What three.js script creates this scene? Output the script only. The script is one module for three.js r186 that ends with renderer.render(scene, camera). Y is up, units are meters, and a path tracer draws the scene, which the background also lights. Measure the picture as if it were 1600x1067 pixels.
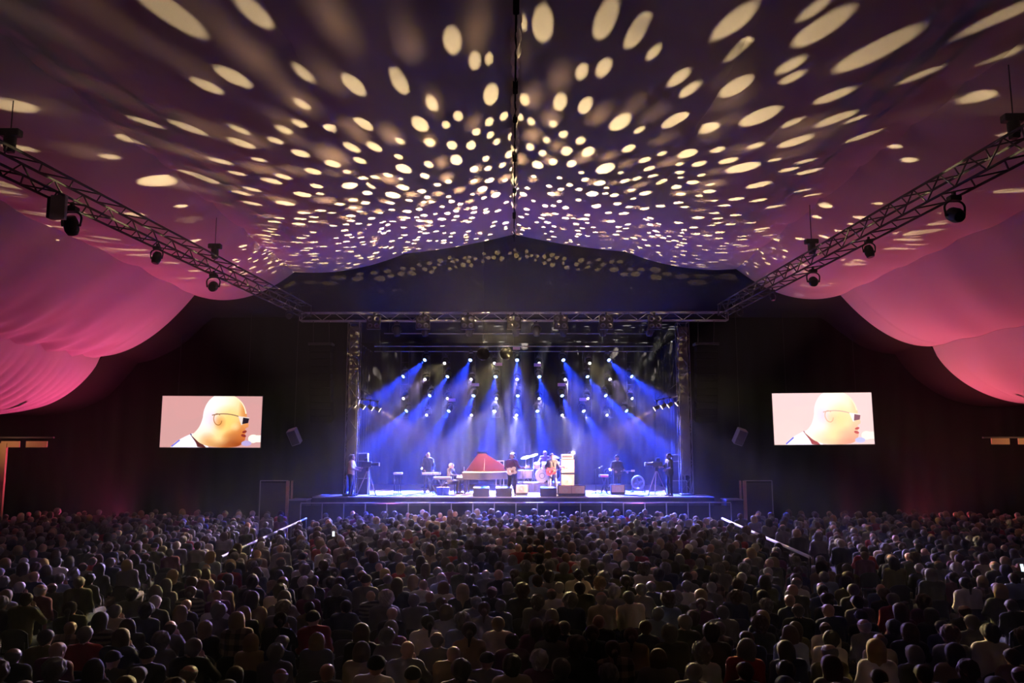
import * as THREE from 'three';
import { mergeGeometries } from 'three/addons/utils/BufferGeometryUtils.js';
import { RoundedBoxGeometry } from 'three/addons/geometries/RoundedBoxGeometry.js';
import { RectAreaLightUniformsLib } from 'three/addons/lights/RectAreaLightUniformsLib.js';

// ---------------------------------------------------------------- camera, darkness, haze, exposure
const scene = new THREE.Scene();
const F = 1244, CX = 803, CY = 533.5, EYE = 4.05, PITCH = Math.atan((695 - CY) / F);
const camera = new THREE.PerspectiveCamera(2 * Math.atan(CY / F) * 180 / Math.PI, 1600 / 1067, 0.1, 300);
camera.position.set(-0.09, EYE, 0);
camera.rotation.x = PITCH;
const renderer = new THREE.WebGLRenderer({ antialias: true });
renderer.toneMapping = THREE.LinearToneMapping;
renderer.toneMappingExposure = 1;
renderer.shadowMap.enabled = true;
scene.background = new THREE.Color(0x000000);
scene.fog = new THREE.FogExp2(0xffffff, 0.0018);
RectAreaLightUniformsLib.init();

// light levels, all in one place
const LEVEL = { blue: 23000, white: 2200, floorFan: 12000, side: 2900, front: 4600, violet: 85, pinkA: 215, pinkB: 110, ballSharp: 2700, ballSoft: 950, ballBack: 420, screen: 1.25, exitLamp: 10 };
const TINT = { blue: [0.012, 0.045, 1], white: [0.66, 0.6, 1], fan: [1, 0.92, 0.74], side: [1, 0.55, 0.33], front: [1, 0.62, 0.6], pinkA: [1, 0.085, 0.27], pinkB: [1, 0.12, 0.2], dots: [1, 0.75, 0.37], violet: [0.62, 0.16, 0.95], dotsSoft: [1, 0.6, 0.28] };
const col = (c) => new THREE.Color(c[0], c[1], c[2]);

// ---------------------------------------------------------------- small helpers
const V = (x, y, z) => new THREE.Vector3(x, y, z);
let seedValue = 20240711;
function rnd() { seedValue = (seedValue + 0x6d2b79f5) | 0; let t = Math.imul(seedValue ^ (seedValue >>> 15), 1 | seedValue); t = (t + Math.imul(t ^ (t >>> 7), 61 | t)) ^ t; return ((t ^ (t >>> 14)) >>> 0) / 4294967296; }
const rr = (a, b) => a + (b - a) * rnd();
const pick = (a) => a[Math.floor(rnd() * a.length)];
const cp = Math.cos(PITCH), sp = Math.sin(PITCH);
// a point of the place that lies d metres in front of the viewing stand, given where it shows in the photograph
function at(px, py, d) {
  const x = (px - 800) / F, y = -(py - CY) / F, k = d / (cp - y * sp);
  return V(camera.position.x + x * k, EYE + (y * cp + sp) * k, -d);
}
function toPixel(p) {
  const x = p.x - camera.position.x, y = p.y - EYE, yy = y * cp + p.z * sp, zz = -y * sp + p.z * cp;
  return [800 + F * x / -zz, CY - F * yy / -zz, -p.z];
}
const used = {};
function numbered(n) { const k = used[n] = (used[n] ?? -1) + 1; return k ? n + '_' + String(k).padStart(3, '0') : n; }
function tag(o, label, category, group, kind) {
  if (label) o.userData.label = label;
  if (category) o.userData.category = category;
  if (group) o.userData.group = group;
  if (kind) o.userData.kind = kind;
  return o;
}
function thing(name, label, category, group, pos) {
  const o = new THREE.Group(); o.name = numbered(name); scene.add(o);
  if (pos) o.position.copy(pos);
  return tag(o, label, category, group);
}
function part(parent, name, geo, mat) {
  const m = new THREE.Mesh(geo, mat);
  m.name = parent === scene ? numbered(name) : name;
  m.castShadow = m.receiveShadow = true;
  parent.add(m);
  return m;
}
function struct(name, geo, mat, parent = scene) {
  const m = part(parent, name, geo, mat);
  if (parent === scene) m.userData.kind = 'structure';
  return m;
}
const G = {
  box: (w, h, d, x = 0, y = 0, z = 0, r = 0) => { const g = r ? new RoundedBoxGeometry(w, h, d, 2, r) : new THREE.BoxGeometry(w, h, d); g.translate(x, y, z); return g; },
  cyl: (r0, r1, h, n = 12, x = 0, y = 0, z = 0) => { const g = new THREE.CylinderGeometry(r0, r1, h, n); g.translate(x, y, z); return g; },
  ball: (r, x = 0, y = 0, z = 0, n = 12) => { const g = new THREE.SphereGeometry(r, n, Math.ceil(n * 0.7)); g.translate(x, y, z); return g; },
  lathe: (pts, n = 20) => new THREE.LatheGeometry(pts.map((p) => new THREE.Vector2(p[0], p[1])), n),
  rod: (a, b, r, n = 6) => {
    const d = b.clone().sub(a), g = new THREE.CylinderGeometry(r, r, d.length(), n);
    g.applyQuaternion(new THREE.Quaternion().setFromUnitVectors(V(0, 1, 0), d.normalize()));
    g.translate((a.x + b.x) / 2, (a.y + b.y) / 2, (a.z + b.z) / 2);
    return g;
  },
  tube: (pts, r, seg = 24, n = 6) => new THREE.TubeGeometry(new THREE.CatmullRomCurve3(pts), seg, r, n),
  join: (list) => mergeGeometries(list.map((g) => { const h = g.index ? g.toNonIndexed() : g; for (const k of Object.keys(h.attributes)) if (k !== 'position' && k !== 'normal' && k !== 'uv') h.deleteAttribute(k); return h; })),
};
const unitRod = new THREE.CylinderGeometry(1, 1, 1, 6);
function rodMesh(parent, name, a, b, r, mat) {   // shares one geometry between all rods
  const m = part(parent, name, unitRod, mat), d = b.clone().sub(a), len = d.length();
  m.position.copy(a).add(b).multiplyScalar(0.5);
  m.quaternion.setFromUnitVectors(V(0, 1, 0), d.normalize());
  m.scale.set(r, len, r);
  return m;
}

// ---------------------------------------------------------------- materials
function noiseTexture(size, fn) {
  const data = new Uint8Array(size * size * 4);
  for (let i = 0; i < size * size; i++) { const v = fn(i % size, Math.floor(i / size)); data[i * 4] = v[0]; data[i * 4 + 1] = v[1]; data[i * 4 + 2] = v[2]; data[i * 4 + 3] = 255; }
  const t = new THREE.DataTexture(data, size, size); t.wrapS = t.wrapT = THREE.RepeatWrapping; t.magFilter = THREE.LinearFilter; t.colorSpace = THREE.SRGBColorSpace; t.needsUpdate = true;
  return t;
}
const weaveTex = noiseTexture(256, (x, y) => { const v = 232 + 10 * Math.sin(x * 0.9) * Math.sin(y * 0.9) + rr(-8, 8); return [v, v, v]; });
const matTex = noiseTexture(256, () => { const v = rr(120, 255); return [v, v, v]; });
const std = (color, rough = 0.8, metal = 0, extra = {}) => new THREE.MeshStandardMaterial({ color: Array.isArray(color) ? col(color) : color, roughness: rough, metalness: metal, ...extra });
const M = {
  liner: std([0.72, 0.66, 0.66], 0.95, 0, { map: weaveTex, side: THREE.DoubleSide }),
  blackCloth: new THREE.MeshLambertMaterial({ color: col([0.005, 0.0045, 0.005]) }),
  blackFelt: new THREE.MeshLambertMaterial({ color: col([0.003, 0.003, 0.0035]) }),
  gable: new THREE.MeshLambertMaterial({ color: col([0.03, 0.026, 0.021]), side: THREE.DoubleSide }),
  ground: std([0.03, 0.027, 0.026], 1, 0, { map: matTex }),
  deck: std([0.30, 0.29, 0.31], 0.5),
  deckBack: std([0.22, 0.13, 0.11], 0.6),
  skirt: std([0.03, 0.03, 0.035], 0.9),
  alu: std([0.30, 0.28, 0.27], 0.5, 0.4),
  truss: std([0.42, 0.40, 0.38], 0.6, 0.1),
  blackMetal: std([0.02, 0.02, 0.022], 0.5, 0.3),
  blackPaint: std([0.018, 0.017, 0.018], 0.6),
  darkGrey: std([0.06, 0.06, 0.065], 0.7),
  chrome: std([0.7, 0.7, 0.72], 0.25, 0.9),
  white: std([0.75, 0.74, 0.72], 0.6),
  cream: std([0.72, 0.62, 0.46], 0.8),
  grille: std([0.5, 0.36, 0.28], 0.95),
  pinkTag: std([0.85, 0.5, 0.62], 0.6),
  tan: std([0.55, 0.38, 0.22], 0.9),
  blueShell: std([0.06, 0.12, 0.7], 0.4),
  red: std([0.55, 0.04, 0.05], 0.4),
  wood: std([0.28, 0.12, 0.05], 0.4),
  brass: std([0.75, 0.5, 0.18], 0.3, 0.8),
  pianoBlack: new THREE.MeshPhysicalMaterial({ color: col([0.012, 0.01, 0.01]), roughness: 0.3, clearcoat: 0.7, clearcoatRoughness: 0.15 }),
  lidUnder: std([0.45, 0.10, 0.07], 0.35),
  chairBack: std([0.03, 0.028, 0.03], 0.45),
  perforated: new THREE.MeshLambertMaterial({ color: col([0.00004, 0.00004, 0.00004]), side: THREE.DoubleSide }),
};
const glowMat = (c, k) => new THREE.MeshStandardMaterial({ color: 0x111111, emissive: col(c), emissiveIntensity: k });
// ---------------------------------------------------------------- the tent
const DS = 36, DECK = at(800, 776, DS).y, LINER_END = 34.2;
const deckL = at(488, 778, DS).x, deckR = at(1116, 778, DS).x;
const edge = (px, py) => { const p = at(px, py, LINER_END); return [p.x, p.y]; };
// where the lining is held up, from the ridge down to the eaves: [x, y]
const ridge = edge(803, 366);
const holdL = [ridge, edge(633, 396), edge(460, 425), edge(304, 461), edge(157, 557), edge(-40, 645)];
const holdR = [ridge, edge(977, 393), edge(1150, 420), edge(1313, 461), edge(1457, 541), edge(1640, 632)];
const SAG = [0.10, 0.30, 0.62, 0.62, 1.0];
const ties = [];
for (const sx of [-1, 1]) {
  const hold = sx < 0 ? holdL : holdR;
  for (const d of [12, 16, 20.4, 25, 29.6]) ties.push([hold[1][0], -d, 0.14, 0.5]);
  for (const d of [14.2, 16.4, 18.7, 20.4, 21.7, 24.6, 27.5, 31]) ties.push([hold[2][0], -d, 0.16, 0.42]);
  for (const d of [13, 17, 21, 25, 29]) ties.push([hold[3][0], -d, 0.07, 0.5]);
}
for (const [px, py, d] of [[625, 128, 17.6], [935, 38, 14.2], [850, 42, 13.9], [1022, 82, 15.5], [300, 270, 22]]) { const p = at(px, py, d); ties.push([p.x, p.z, 0.1, 0.35]); }
function linerY(x, z) {
  const hold = x < ridge[0] ? holdL : holdR, ax = Math.abs(x - ridge[0]);
  let k = 0;
  while (k < 4 && ax > Math.abs(hold[k + 1][0] - ridge[0])) k++;
  const a = hold[k], b = hold[k + 1], t = (ax - Math.abs(a[0] - ridge[0])) / (Math.abs(b[0] - ridge[0]) - Math.abs(a[0] - ridge[0]));
  const bump = k === 4 ? Math.pow(t, 0.7) : t, arch = 4 * bump * (1 - bump);
  let y = a[1] + (b[1] - a[1]) * t - SAG[k] * (k <= 2 ? 0.3 + 0.7 * Math.exp((-LINER_END - z) / 5) : 1) * arch * (1 + 0.10 * Math.sin(z * 1.27 + k) * (z > -33 ? 1 : 0.3));
  const free = Math.min(1, Math.max(0, (z + LINER_END) / 1.2));        // the far hem is stretched straight
  if (k < 3) y -= free * 0.05 * (0.5 + 0.5 * Math.cos((z + LINER_END) * 2 * Math.PI / 4.55)) * Math.sin(Math.PI * (k ? t : Math.min(1, t * 0.85 + 0.15)));
  for (const [tx, tz, h, r] of ties) { const q = Math.hypot((x - tx) * 0.8, z - tz); if (q < 5 * r) y += h * Math.exp(-q / r) * free; }
  if (k === 4 && x < 0) y -= 0.13 * Math.pow(Math.abs(Math.sin((z + 0.5 * t) * 5.4)), 0.7) * Math.sin(Math.PI * Math.min(0.75, t * 1.4));   // gathered pleats on the low drape
  if (k === 3 && x < 0) y -= free * t * t * (0.17 * (0.5 + 0.5 * Math.sin(z * 3.9 + t * 7)) + 0.1 * (0.5 + 0.5 * Math.sin(z * 6.7 - t * 4)));
  if (k >= 2) y += 0.035 * Math.sin(z * 2.3 + x * 1.4) * free * (k === 2 ? t : 1);
  return y;
}
function linerPanel(hold, k) {
  const nt = 30, nz = k >= 3 ? 460 : 190, z0 = -LINER_END, z1 = 3, pos = [], uv = [], idx = [];
  for (let i = 0; i <= nt; i++) for (let j = 0; j <= nz; j++) {
    const t = i / nt, e = 1e-4 * (i === 0 ? 1 : i === nt ? -1 : 0), x = hold[k][0] + (hold[k + 1][0] - hold[k][0]) * (t + e), z = z0 + (z1 - z0) * j / nz;
    pos.push(x, linerY(x, z), z); uv.push(x, z);
  }
  for (let i = 0; i < nt; i++) for (let j = 0; j < nz; j++) { const a = i * (nz + 1) + j, b = a + nz + 1; idx.push(a, b, a + 1, b, b + 1, a + 1); }
  const g = new THREE.BufferGeometry();
  g.setAttribute('position', new THREE.Float32BufferAttribute(pos, 3)); g.setAttribute('uv', new THREE.Float32BufferAttribute(uv, 2)); g.setIndex(idx); g.computeVertexNormals();
  return g;
}
const ceiling = new THREE.Group(); ceiling.name = 'ceiling'; ceiling.userData.kind = 'structure'; scene.add(ceiling);
for (const hold of [holdL, holdR]) for (let k = 0; k < 5; k++) {
  part(ceiling, 'drape_panel', linerPanel(hold, k), M.liner);
}
struct('floor', G.box(60, 0.2, 62, 0, -0.1, -23), M.ground);
struct('wall_back', G.box(60, 18, 0.3, 0, 8.5, -48.2), M.blackCloth);
struct('wall_front', G.box(60, 18, 0.3, 0, 8.5, 7), M.blackCloth);
struct('wall_left', G.box(0.3, 18, 56, -29.5, 8.5, -20.5), M.blackCloth);
struct('wall_right', G.box(0.3, 18, 56, 29.5, 8.5, -20.5), M.blackCloth);
struct('roof', G.box(60, 0.3, 56, 0, 17.4, -20.5), M.blackCloth);
// black masking drapes with soft folds: a curtain of given width standing at z
function foldedCloth(x0, x1, y0, y1, z, fold, pitch) {
  const n = Math.ceil(Math.abs(x1 - x0) / pitch * 8), pos = [], idx = [], m = 8;
  for (let i = 0; i <= n; i++) for (let j = 0; j <= m; j++) { const x = x0 + (x1 - x0) * i / n, v = j / m, b0 = typeof y0 === 'function' ? y0(x) : y0; pos.push(x, b0 + (y1 - b0) * v, z + fold * Math.sin(x / pitch * 6.283 + 0.6 * Math.sin(x * 1.7)) * (1 - 0.5 * v)); }
  for (let i = 0; i < n; i++) for (let j = 0; j < m; j++) { const a = i * (m + 1) + j, b = a + m + 1; idx.push(a, b, a + 1, b, b + 1, a + 1); }
  const g = new THREE.BufferGeometry(); g.setAttribute('position', new THREE.Float32BufferAttribute(pos, 3)); g.setIndex(idx); g.computeVertexNormals(); return g;
}
const cloth2 = M.blackCloth.clone(); cloth2.side = THREE.DoubleSide;
const drape = (label, ...a) => { const t = thing('stage_drape', label, 'curtain'); part(t, 'cloth', foldedCloth(...a), cloth2); part(t, 'hanging_pipe', G.rod(V(a[0], a[3], a[4]), V(a[1], a[3], a[4]), 0.04), M.blackMetal); for (const k of [0.1, 0.9]) rodMesh(t, 'hanger', V(a[0] + (a[1] - a[0]) * k, a[3], a[4]), V(a[0] + (a[1] - a[0]) * k, 17.3, a[4]), 0.015, M.blackMetal); return t; };
const openL = at(540, 700, 36.8).x, openR = at(1078, 700, 36.8).x, trussY = at(800, 490, 35).y;
drape('wide black masking drape on the side of the stage with the piano', -27, openL - 0.1, (x) => (x > deckL - 0.15 ? DECK + 0.01 : 0), trussY + 0.3, -37.4, 0.12, 1.1);
drape('wide black masking drape on the side of the stage with the fan', openR + 0.1, 27, (x) => (x < deckR + 0.15 ? DECK + 0.01 : 0), trussY + 0.3, -37.4, 0.12, 1.1);
drape('black backdrop curtain behind the band and the rows of spotlights', -11, 11, (x) => (x > deckL - 0.1 && x < deckR + 0.1 ? DECK + 0.01 : 0), at(800, 500, 47).y, -47.2, 0.15, 0.9);
for (const s of [-1, 1]) { // wings beside the playing area
  const t = thing('wing_curtain', s < 0 ? 'black wing curtain upstage behind the piano side tower' : 'black wing curtain upstage behind the tower near the fan', 'curtain');
  const x0 = s * 8.3, g = foldedCloth(-46.5, -38.5, DECK, trussY - 0.4, 0, 0.14, 0.8); g.rotateY(Math.PI / 2); g.translate(x0, 0, 0); g.scale(1, 1, 1);
  const p = g.attributes.position; for (let i = 0; i < p.count; i++) p.setZ(i, -Math.abs(p.getZ(i)));
  g.computeVertexNormals(); part(t, 'cloth', g, cloth2); part(t, 'hanging_pipe', G.rod(V(x0, trussY - 0.4, -46.5), V(x0, trussY - 0.4, -38.5), 0.04), M.blackMetal);
}
// dark gable cloth that closes the tent above the stage
{
  const pos = [], idx = [], n = 120, m = 14;
  for (let i = 0; i <= n; i++) for (let j = 0; j <= m; j++) {
    const x = holdL[5][0] + (holdR[5][0] - holdL[5][0]) * i / n, v = j / m, yt = linerY(x, -LINER_END) + 0.12, yb = Math.min(yt - 0.1, trussY + 0.2);
    pos.push(x, yt + (yb - yt) * v, -LINER_END - 0.03 - 3.1 * Math.pow(v, 0.8) - 0.05 * Math.sin(x * 3.5));
  }
  for (let i = 0; i < n; i++) for (let j = 0; j < m; j++) { const a = i * (m + 1) + j, b = a + m + 1; idx.push(a, a + 1, b, b, a + 1, b + 1); }
  const g = new THREE.BufferGeometry(); g.setAttribute('position', new THREE.Float32BufferAttribute(pos, 3)); g.setIndex(idx); g.computeVertexNormals();
  struct('wall_gable', g, M.gable);
}
// ridge: laced seam with loose folds of cloth and dark straps
{
  const t = thing('ridge_seam', 'laced ridge seam of bunched cloth running along the middle of the ceiling', 'seam');
  for (const s of [-1, 1]) {
    const pos = [], idx = [], nz = 320, m = 5;
    for (let j = 0; j <= nz; j++) for (let i = 0; i <= m; i++) {
      const z = -LINER_END + 0.02 + j / nz * 33, v = i / m, gather = 0.5 + 0.5 * Math.sin(z * 2.1 + 0.8 * Math.sin(z * 0.9));
      pos.push(ridge[0] + s * (0.02 + (0.05 + 0.05 * gather) * Math.sin(v * 3.14) + 0.02 * Math.sin(z * 9 + s)), linerY(ridge[0] + s * 0.03, z) - 0.015 - v * (0.13 + 0.2 * gather), z + 0.05 * Math.sin(v * 5 + z * 3));
    }
    for (let j = 0; j < nz; j++) for (let i = 0; i < m; i++) { const a = j * (m + 1) + i, b = a + m + 1; idx.push(a, b, a + 1, b, b + 1, a + 1); }
    const g = new THREE.BufferGeometry(); g.setAttribute('position', new THREE.Float32BufferAttribute(pos, 3)); g.setIndex(idx); g.computeVertexNormals();
    part(t, 'cloth_fold', g, M.liner);
  }
  for (const d of [14.2, 15.4, 19.2, 21, 24.1, 27.3, 30.5, 33.4]) part(t, 'strap', G.box(0.13, 0.3, 0.34, ridge[0], linerY(ridge[0], -d) - 0.17, -d, 0.03), M.blackCloth);
  part(t, 'lacing_rope', G.tube(Array.from({ length: 30 }, (_, i) => { const z = -LINER_END + 0.1 + i * 1.1; return V(ridge[0], linerY(ridge[0], z) - 0.30 - 0.04 * Math.sin(z * 2), z); }), 0.022, 120, 6), M.blackCloth);
}
// lit boards over the two side doorways
for (const [s, pxs, label] of [[-1, [[2, 31], [41, 74]], 'tan lit door header far down the tent by the pleated drape'], [1, [[1549, 1577], [1591, 1640]], 'tan lit door header far down the tent by the smooth drape']]) {
  const d = 33, t = thing('door_header', label, 'doorway');
  for (const [a, b] of pxs) { const p = at(a, s < 0 ? 694 : 691, d), q = at(b, s < 0 ? 694 : 688, d); part(t, 'board', G.box(q.x - p.x, 0.25, 0.05, (p.x + q.x) / 2, (p.y + q.y) / 2, -d), M.tan); }
  const e = at(s < 0 ? -6 : 1610, 700, d), f = at(s < 0 ? 2 : 1618, 790, d);
  part(t, 'post', G.box(f.x - e.x + 0.1, e.y + 0.2, 0.12, (e.x + f.x) / 2, (e.y + 0.2) / 2, -d), M.tan);
  const c = at(s < 0 ? 75 : 1545, 690, d); part(t, 'lintel', G.box(3.2, 0.06, 0.1, c.x + (s < 0 ? -1.4 : 1.4), c.y + 0.17, -d - 0.05), M.darkGrey);
  const lamp = at(s < 0 ? -70 : 1672, 660, d - 2.2), lt = thing('exit_lamp', s < 0 ? 'small warm lamp lighting the door header by the pleated drape' : 'small warm lamp lighting the door header by the smooth drape', 'lamp');
  const body = part(lt, 'housing', G.cyl(0.06, 0.08, 0.16, 12), M.blackPaint); body.position.copy(lamp).add(V(0, 0.1, 0));
  const lens = part(lt, 'lens', G.cyl(0.07, 0.07, 0.02, 12), glowMat([1, 0.55, 0.25], 1)); lens.position.copy(lamp);
  rodMesh(lt, 'hanger', V(lamp.x, lamp.y + 0.15, lamp.z), V(lamp.x, linerY(lamp.x, lamp.z) - 0.01, lamp.z), 0.012, M.blackMetal);
  const l = new THREE.SpotLight(col([1, 0.55, 0.25]), LEVEL.exitLamp, 0, 0.5, 0.9, 2); l.position.copy(lamp).add(V(0, -0.03, -0.02)); l.target.position.copy(at(s < 0 ? 30 : 1575, 700, d)); l.castShadow = true; lt.add(l); scene.add(l.target);
}
// par lamps on the ground that wash the low drapes in pink
for (const [s, x, z, tx, ty, tz, lev, tint, ang, label] of [
  [-1, -16.8, -35.3, -18.9, 9, -29.4, LEVEL.pinkA, TINT.pinkA, 1.0, 'pink par lamp on the ground below the pleated drape'],
  [-1, -14.2, -35.6, -14.0, 11, -29, LEVEL.pinkB, TINT.pinkA, 0.6, 'pink par lamp on the ground below the sharper video screen'],
  [1, 17.2, -35.3, 19.3, 8.8, -29.4, LEVEL.pinkA, TINT.pinkB, 1.0, 'coral par lamp on the ground below the smooth drape'],
  [1, 14.4, -35.6, 14.5, 11, -29, LEVEL.pinkB, TINT.pinkA, 0.6, 'pink par lamp on the ground below the paler video screen'],
  [-1, -5.5, -35.3, -4.5, 13, -25, LEVEL.violet, TINT.violet, 0.75, 'violet par lamp in the pit below the keyboards'], [1, 5.5, -35.3, 4.5, 13, -25, LEVEL.violet, TINT.violet, 0.75, 'violet par lamp in the pit below the musician in the hat']]) {
  const t = thing('par_lamp', label, 'stage light'), p = V(x, 0.42, z), q = V(tx, ty, tz), dir = q.clone().sub(p).normalize();
  const can = G.lathe([[0.0, -0.28], [0.09, -0.26], [0.13, -0.1], [0.14, 0.06], [0.125, 0.06], [0.115, -0.08]], 18);
  const qn = new THREE.Quaternion().setFromUnitVectors(V(0, 1, 0), dir);
  const c = part(t, 'can', can, M.blackPaint); c.position.copy(p); c.quaternion.copy(qn);
  const l0 = part(t, 'lens', G.cyl(0.11, 0.11, 0.02, 18), glowMat(tint, 3)); l0.position.copy(p); l0.quaternion.copy(qn);
  part(t, 'yoke', G.join([G.tube([V(x - 0.18, 0.42, z), V(x - 0.18, 0.1, z), V(x - 0.12, 0.02, z), V(x + 0.12, 0.02, z), V(x + 0.18, 0.1, z), V(x + 0.18, 0.42, z)], 0.014, 24), G.rod(V(x - 0.2, 0.42, z), V(x - 0.12, 0.42, z), 0.02), G.rod(V(x + 0.2, 0.42, z), V(x + 0.12, 0.42, z), 0.02)]), M.blackMetal);
  const l = new THREE.SpotLight(col(tint), lev, 0, ang, 1, 2); l.position.copy(p).addScaledVector(dir, 0.08); l.target.position.copy(q); l.castShadow = true; l.shadow.radius = 4; t.add(l); scene.add(l.target);
}
// ---------------------------------------------------------------- trusses
function boxTruss(t, a, b, w, pitch, mat = M.truss, up = V(0, 1, 0), fat = 1) {
  const dir = b.clone().sub(a), len = dir.length(); dir.normalize();
  const side = dir.clone().cross(up).normalize(), vert = side.clone().cross(dir).normalize(), h = w / 2;
  const c = (i, s) => a.clone().addScaledVector(dir, s).addScaledVector(side, [-h, h, h, -h][i]).addScaledVector(vert, [h, h, -h, -h][i]);
  for (let i = 0; i < 4; i++) rodMesh(t, 'chord', c(i, 0), c(i, len), 0.026 * fat, mat);
  const n = Math.max(2, Math.round(len / pitch));
  for (let k = 0; k < n; k++) for (let i = 0; i < 4; i++) {
    if (i === 3 && n > 30) continue;
    const j = (i + 1) % 4, s0 = len * k / n, s1 = len * (k + 1) / n;
    rodMesh(t, 'brace', k % 2 ? c(i, s0) : c(j, s0), k % 2 ? c(j, s1) : c(i, s1), 0.014 * fat, mat);
  }
  for (let i = 0; i < 4; i++) { rodMesh(t, 'end_bar', c(i, 0), c((i + 1) % 4, 0), 0.018, mat); rodMesh(t, 'end_bar', c(i, len), c((i + 1) % 4, len), 0.018, mat); }
  return t;
}
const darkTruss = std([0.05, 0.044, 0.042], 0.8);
const TL = [at(478, 486, 34.6), at(-2, 246, 15.6)], TR = [at(1130, 484, 34.6), at(1602, 224, 14.9)];
for (const q of [TL, TR]) q.push(q[1].clone().sub(q[0]).multiplyScalar(1.35).add(q[0]));
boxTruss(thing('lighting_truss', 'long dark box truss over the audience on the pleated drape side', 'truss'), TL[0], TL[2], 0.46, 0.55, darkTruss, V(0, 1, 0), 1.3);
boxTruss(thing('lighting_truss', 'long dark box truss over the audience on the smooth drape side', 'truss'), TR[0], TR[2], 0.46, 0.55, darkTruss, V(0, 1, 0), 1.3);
const FT = at(470, 495.5, 35.2), FT2 = at(1136, 494.5, 35.2);
boxTruss(thing('front_truss', 'wide horizontal box truss across the front of the stage', 'truss'), FT, FT2, 0.36, 0.5);
for (const [px, label] of [[553, 'upright truss tower at the piano end of the stage'], [1067, 'upright truss tower at the fan end of the stage']]) {
  const t = thing('truss_tower', label, 'truss'), p = at(px, 560, 37.0);
  boxTruss(t, V(p.x, DECK + 0.06, -37.0), V(p.x, trussY - 0.1, -37.0), 0.52, 0.7, std([0.12, 0.11, 0.1], 0.7), V(0, 0, 1));
  part(t, 'cloth_wrap', G.box(0.44, trussY - DECK - 1.2, 0.3, p.x, (trussY + DECK) / 2 + 0.3, -37.0, 0.05), std([0.14, 0.13, 0.115], 0.95));
  part(t, 'base_plate', G.box(0.62, 0.06, 0.62, p.x, DECK + 0.03, -37.0), M.blackMetal);
}
// pipes of the stage grid further back
for (const [px0, px1, py, d, label] of [[600, 1010, 521, 38, 'thin lighting pipe just under the front truss'], [585, 1020, 541, 42, 'thin lighting pipe above the topmost spotlights'], [585, 1020, 549, 44.1, 'thin lighting pipe that carries the spotlight ladders']]) {
  const t = thing('lighting_pipe', label, 'pipe'), a = at(px0, py, d), b = at(px1, py, d);
  rodMesh(t, 'pipe', a, b, 0.03, M.alu);
  for (const k of [0.02, 0.5, 0.98]) { const p = a.clone().lerp(b, k); rodMesh(t, 'hanger', p, V(p.x, trussY + 0.21, p.z), 0.012, M.blackMetal); }
}
// hoists: a chain to the roof, a motor and a hanging bar
function hoist(p, label, topY) {
  const t = thing('chain_hoist', label, 'hoist');
  part(t, 'motor', G.join([G.box(0.42, 0.16, 0.2, 0, 0.42, 0, 0.03), G.cyl(0.12, 0.12, 0.3, 12, 0, 0.26, 0), G.box(0.16, 0.2, 0.16, 0, 0.1, 0, 0.02)]), M.blackPaint).position.copy(p);
  rodMesh(t, 'chain', V(p.x, p.y + 0.45, p.z), V(p.x, topY, p.z), 0.012, M.blackMetal);
  return t;
}
const along = (T, px, py) => { // the spot on a truss that shows nearest to that pixel
  let best, bd = 1e9; for (let k = 0; k <= 200; k++) { const p = T[0].clone().lerp(T[2], k / 200), q = toPixel(p), e = Math.hypot(q[0] - px, q[1] - py); if (e < bd) { bd = e; best = p; } } return best; };
for (const [T, px, py, label] of [[TL, 12, 250, 'dark chain hoist at the near end of the truss by the pleated drape'], [TL, 336, 412, 'dark chain hoist midway along the truss by the pleated drape'], [TR, 1588, 232, 'dark chain hoist at the near end of the truss by the smooth drape'], [TR, 1269, 406, 'dark chain hoist midway along the truss by the smooth drape']]) {
  const p = along(T, px, py); hoist(V(p.x, p.y + 0.21, p.z), label, linerY(p.x, p.z) + 0.02);
}
// ---------------------------------------------------------------- hanging fixtures
const headGeo = G.lathe([[0, -0.24], [0.1, -0.22], [0.15, -0.12], [0.16, 0.06], [0.13, 0.17], [0.115, 0.2], [0.1, 0.2], [0.1, 0.17]], 18);
const lensGeo = G.cyl(0.1, 0.1, 0.02, 18);
const yokeGeo = G.join([G.tube([V(-0.2, 0, 0), V(-0.21, 0.2, 0), V(-0.12, 0.29, 0), V(0.12, 0.29, 0), V(0.21, 0.2, 0), V(0.2, 0, 0)], 0.022, 20), G.rod(V(-0.21, 0, 0), V(-0.14, 0, 0), 0.03), G.rod(V(0.21, 0, 0), V(0.14, 0, 0), 0.03)]);
const clampGeo = G.join([G.box(0.24, 0.12, 0.2, 0, 0.36, 0, 0.02), G.box(0.06, 0.12, 0.08, 0, 0.46, 0)]);
const offLens = std([0.04, 0.04, 0.05], 0.3, 0.2);
function movingHead(name, label, group, p, aim, scale, lensMat) {
  const t = thing(name, label, 'stage light', group, p); t.scale.setScalar(scale);
  part(t, 'clamp', clampGeo, M.blackPaint); part(t, 'yoke', yokeGeo, M.blackPaint);
  const q = new THREE.Quaternion().setFromUnitVectors(V(0, 1, 0), aim.clone().sub(p).normalize());
  const h = part(t, 'head', headGeo, M.blackPaint); h.quaternion.copy(q);
  const l = part(h, 'lens', lensGeo, lensMat); l.position.set(0, 0.185, 0);
  return t;
}
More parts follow.
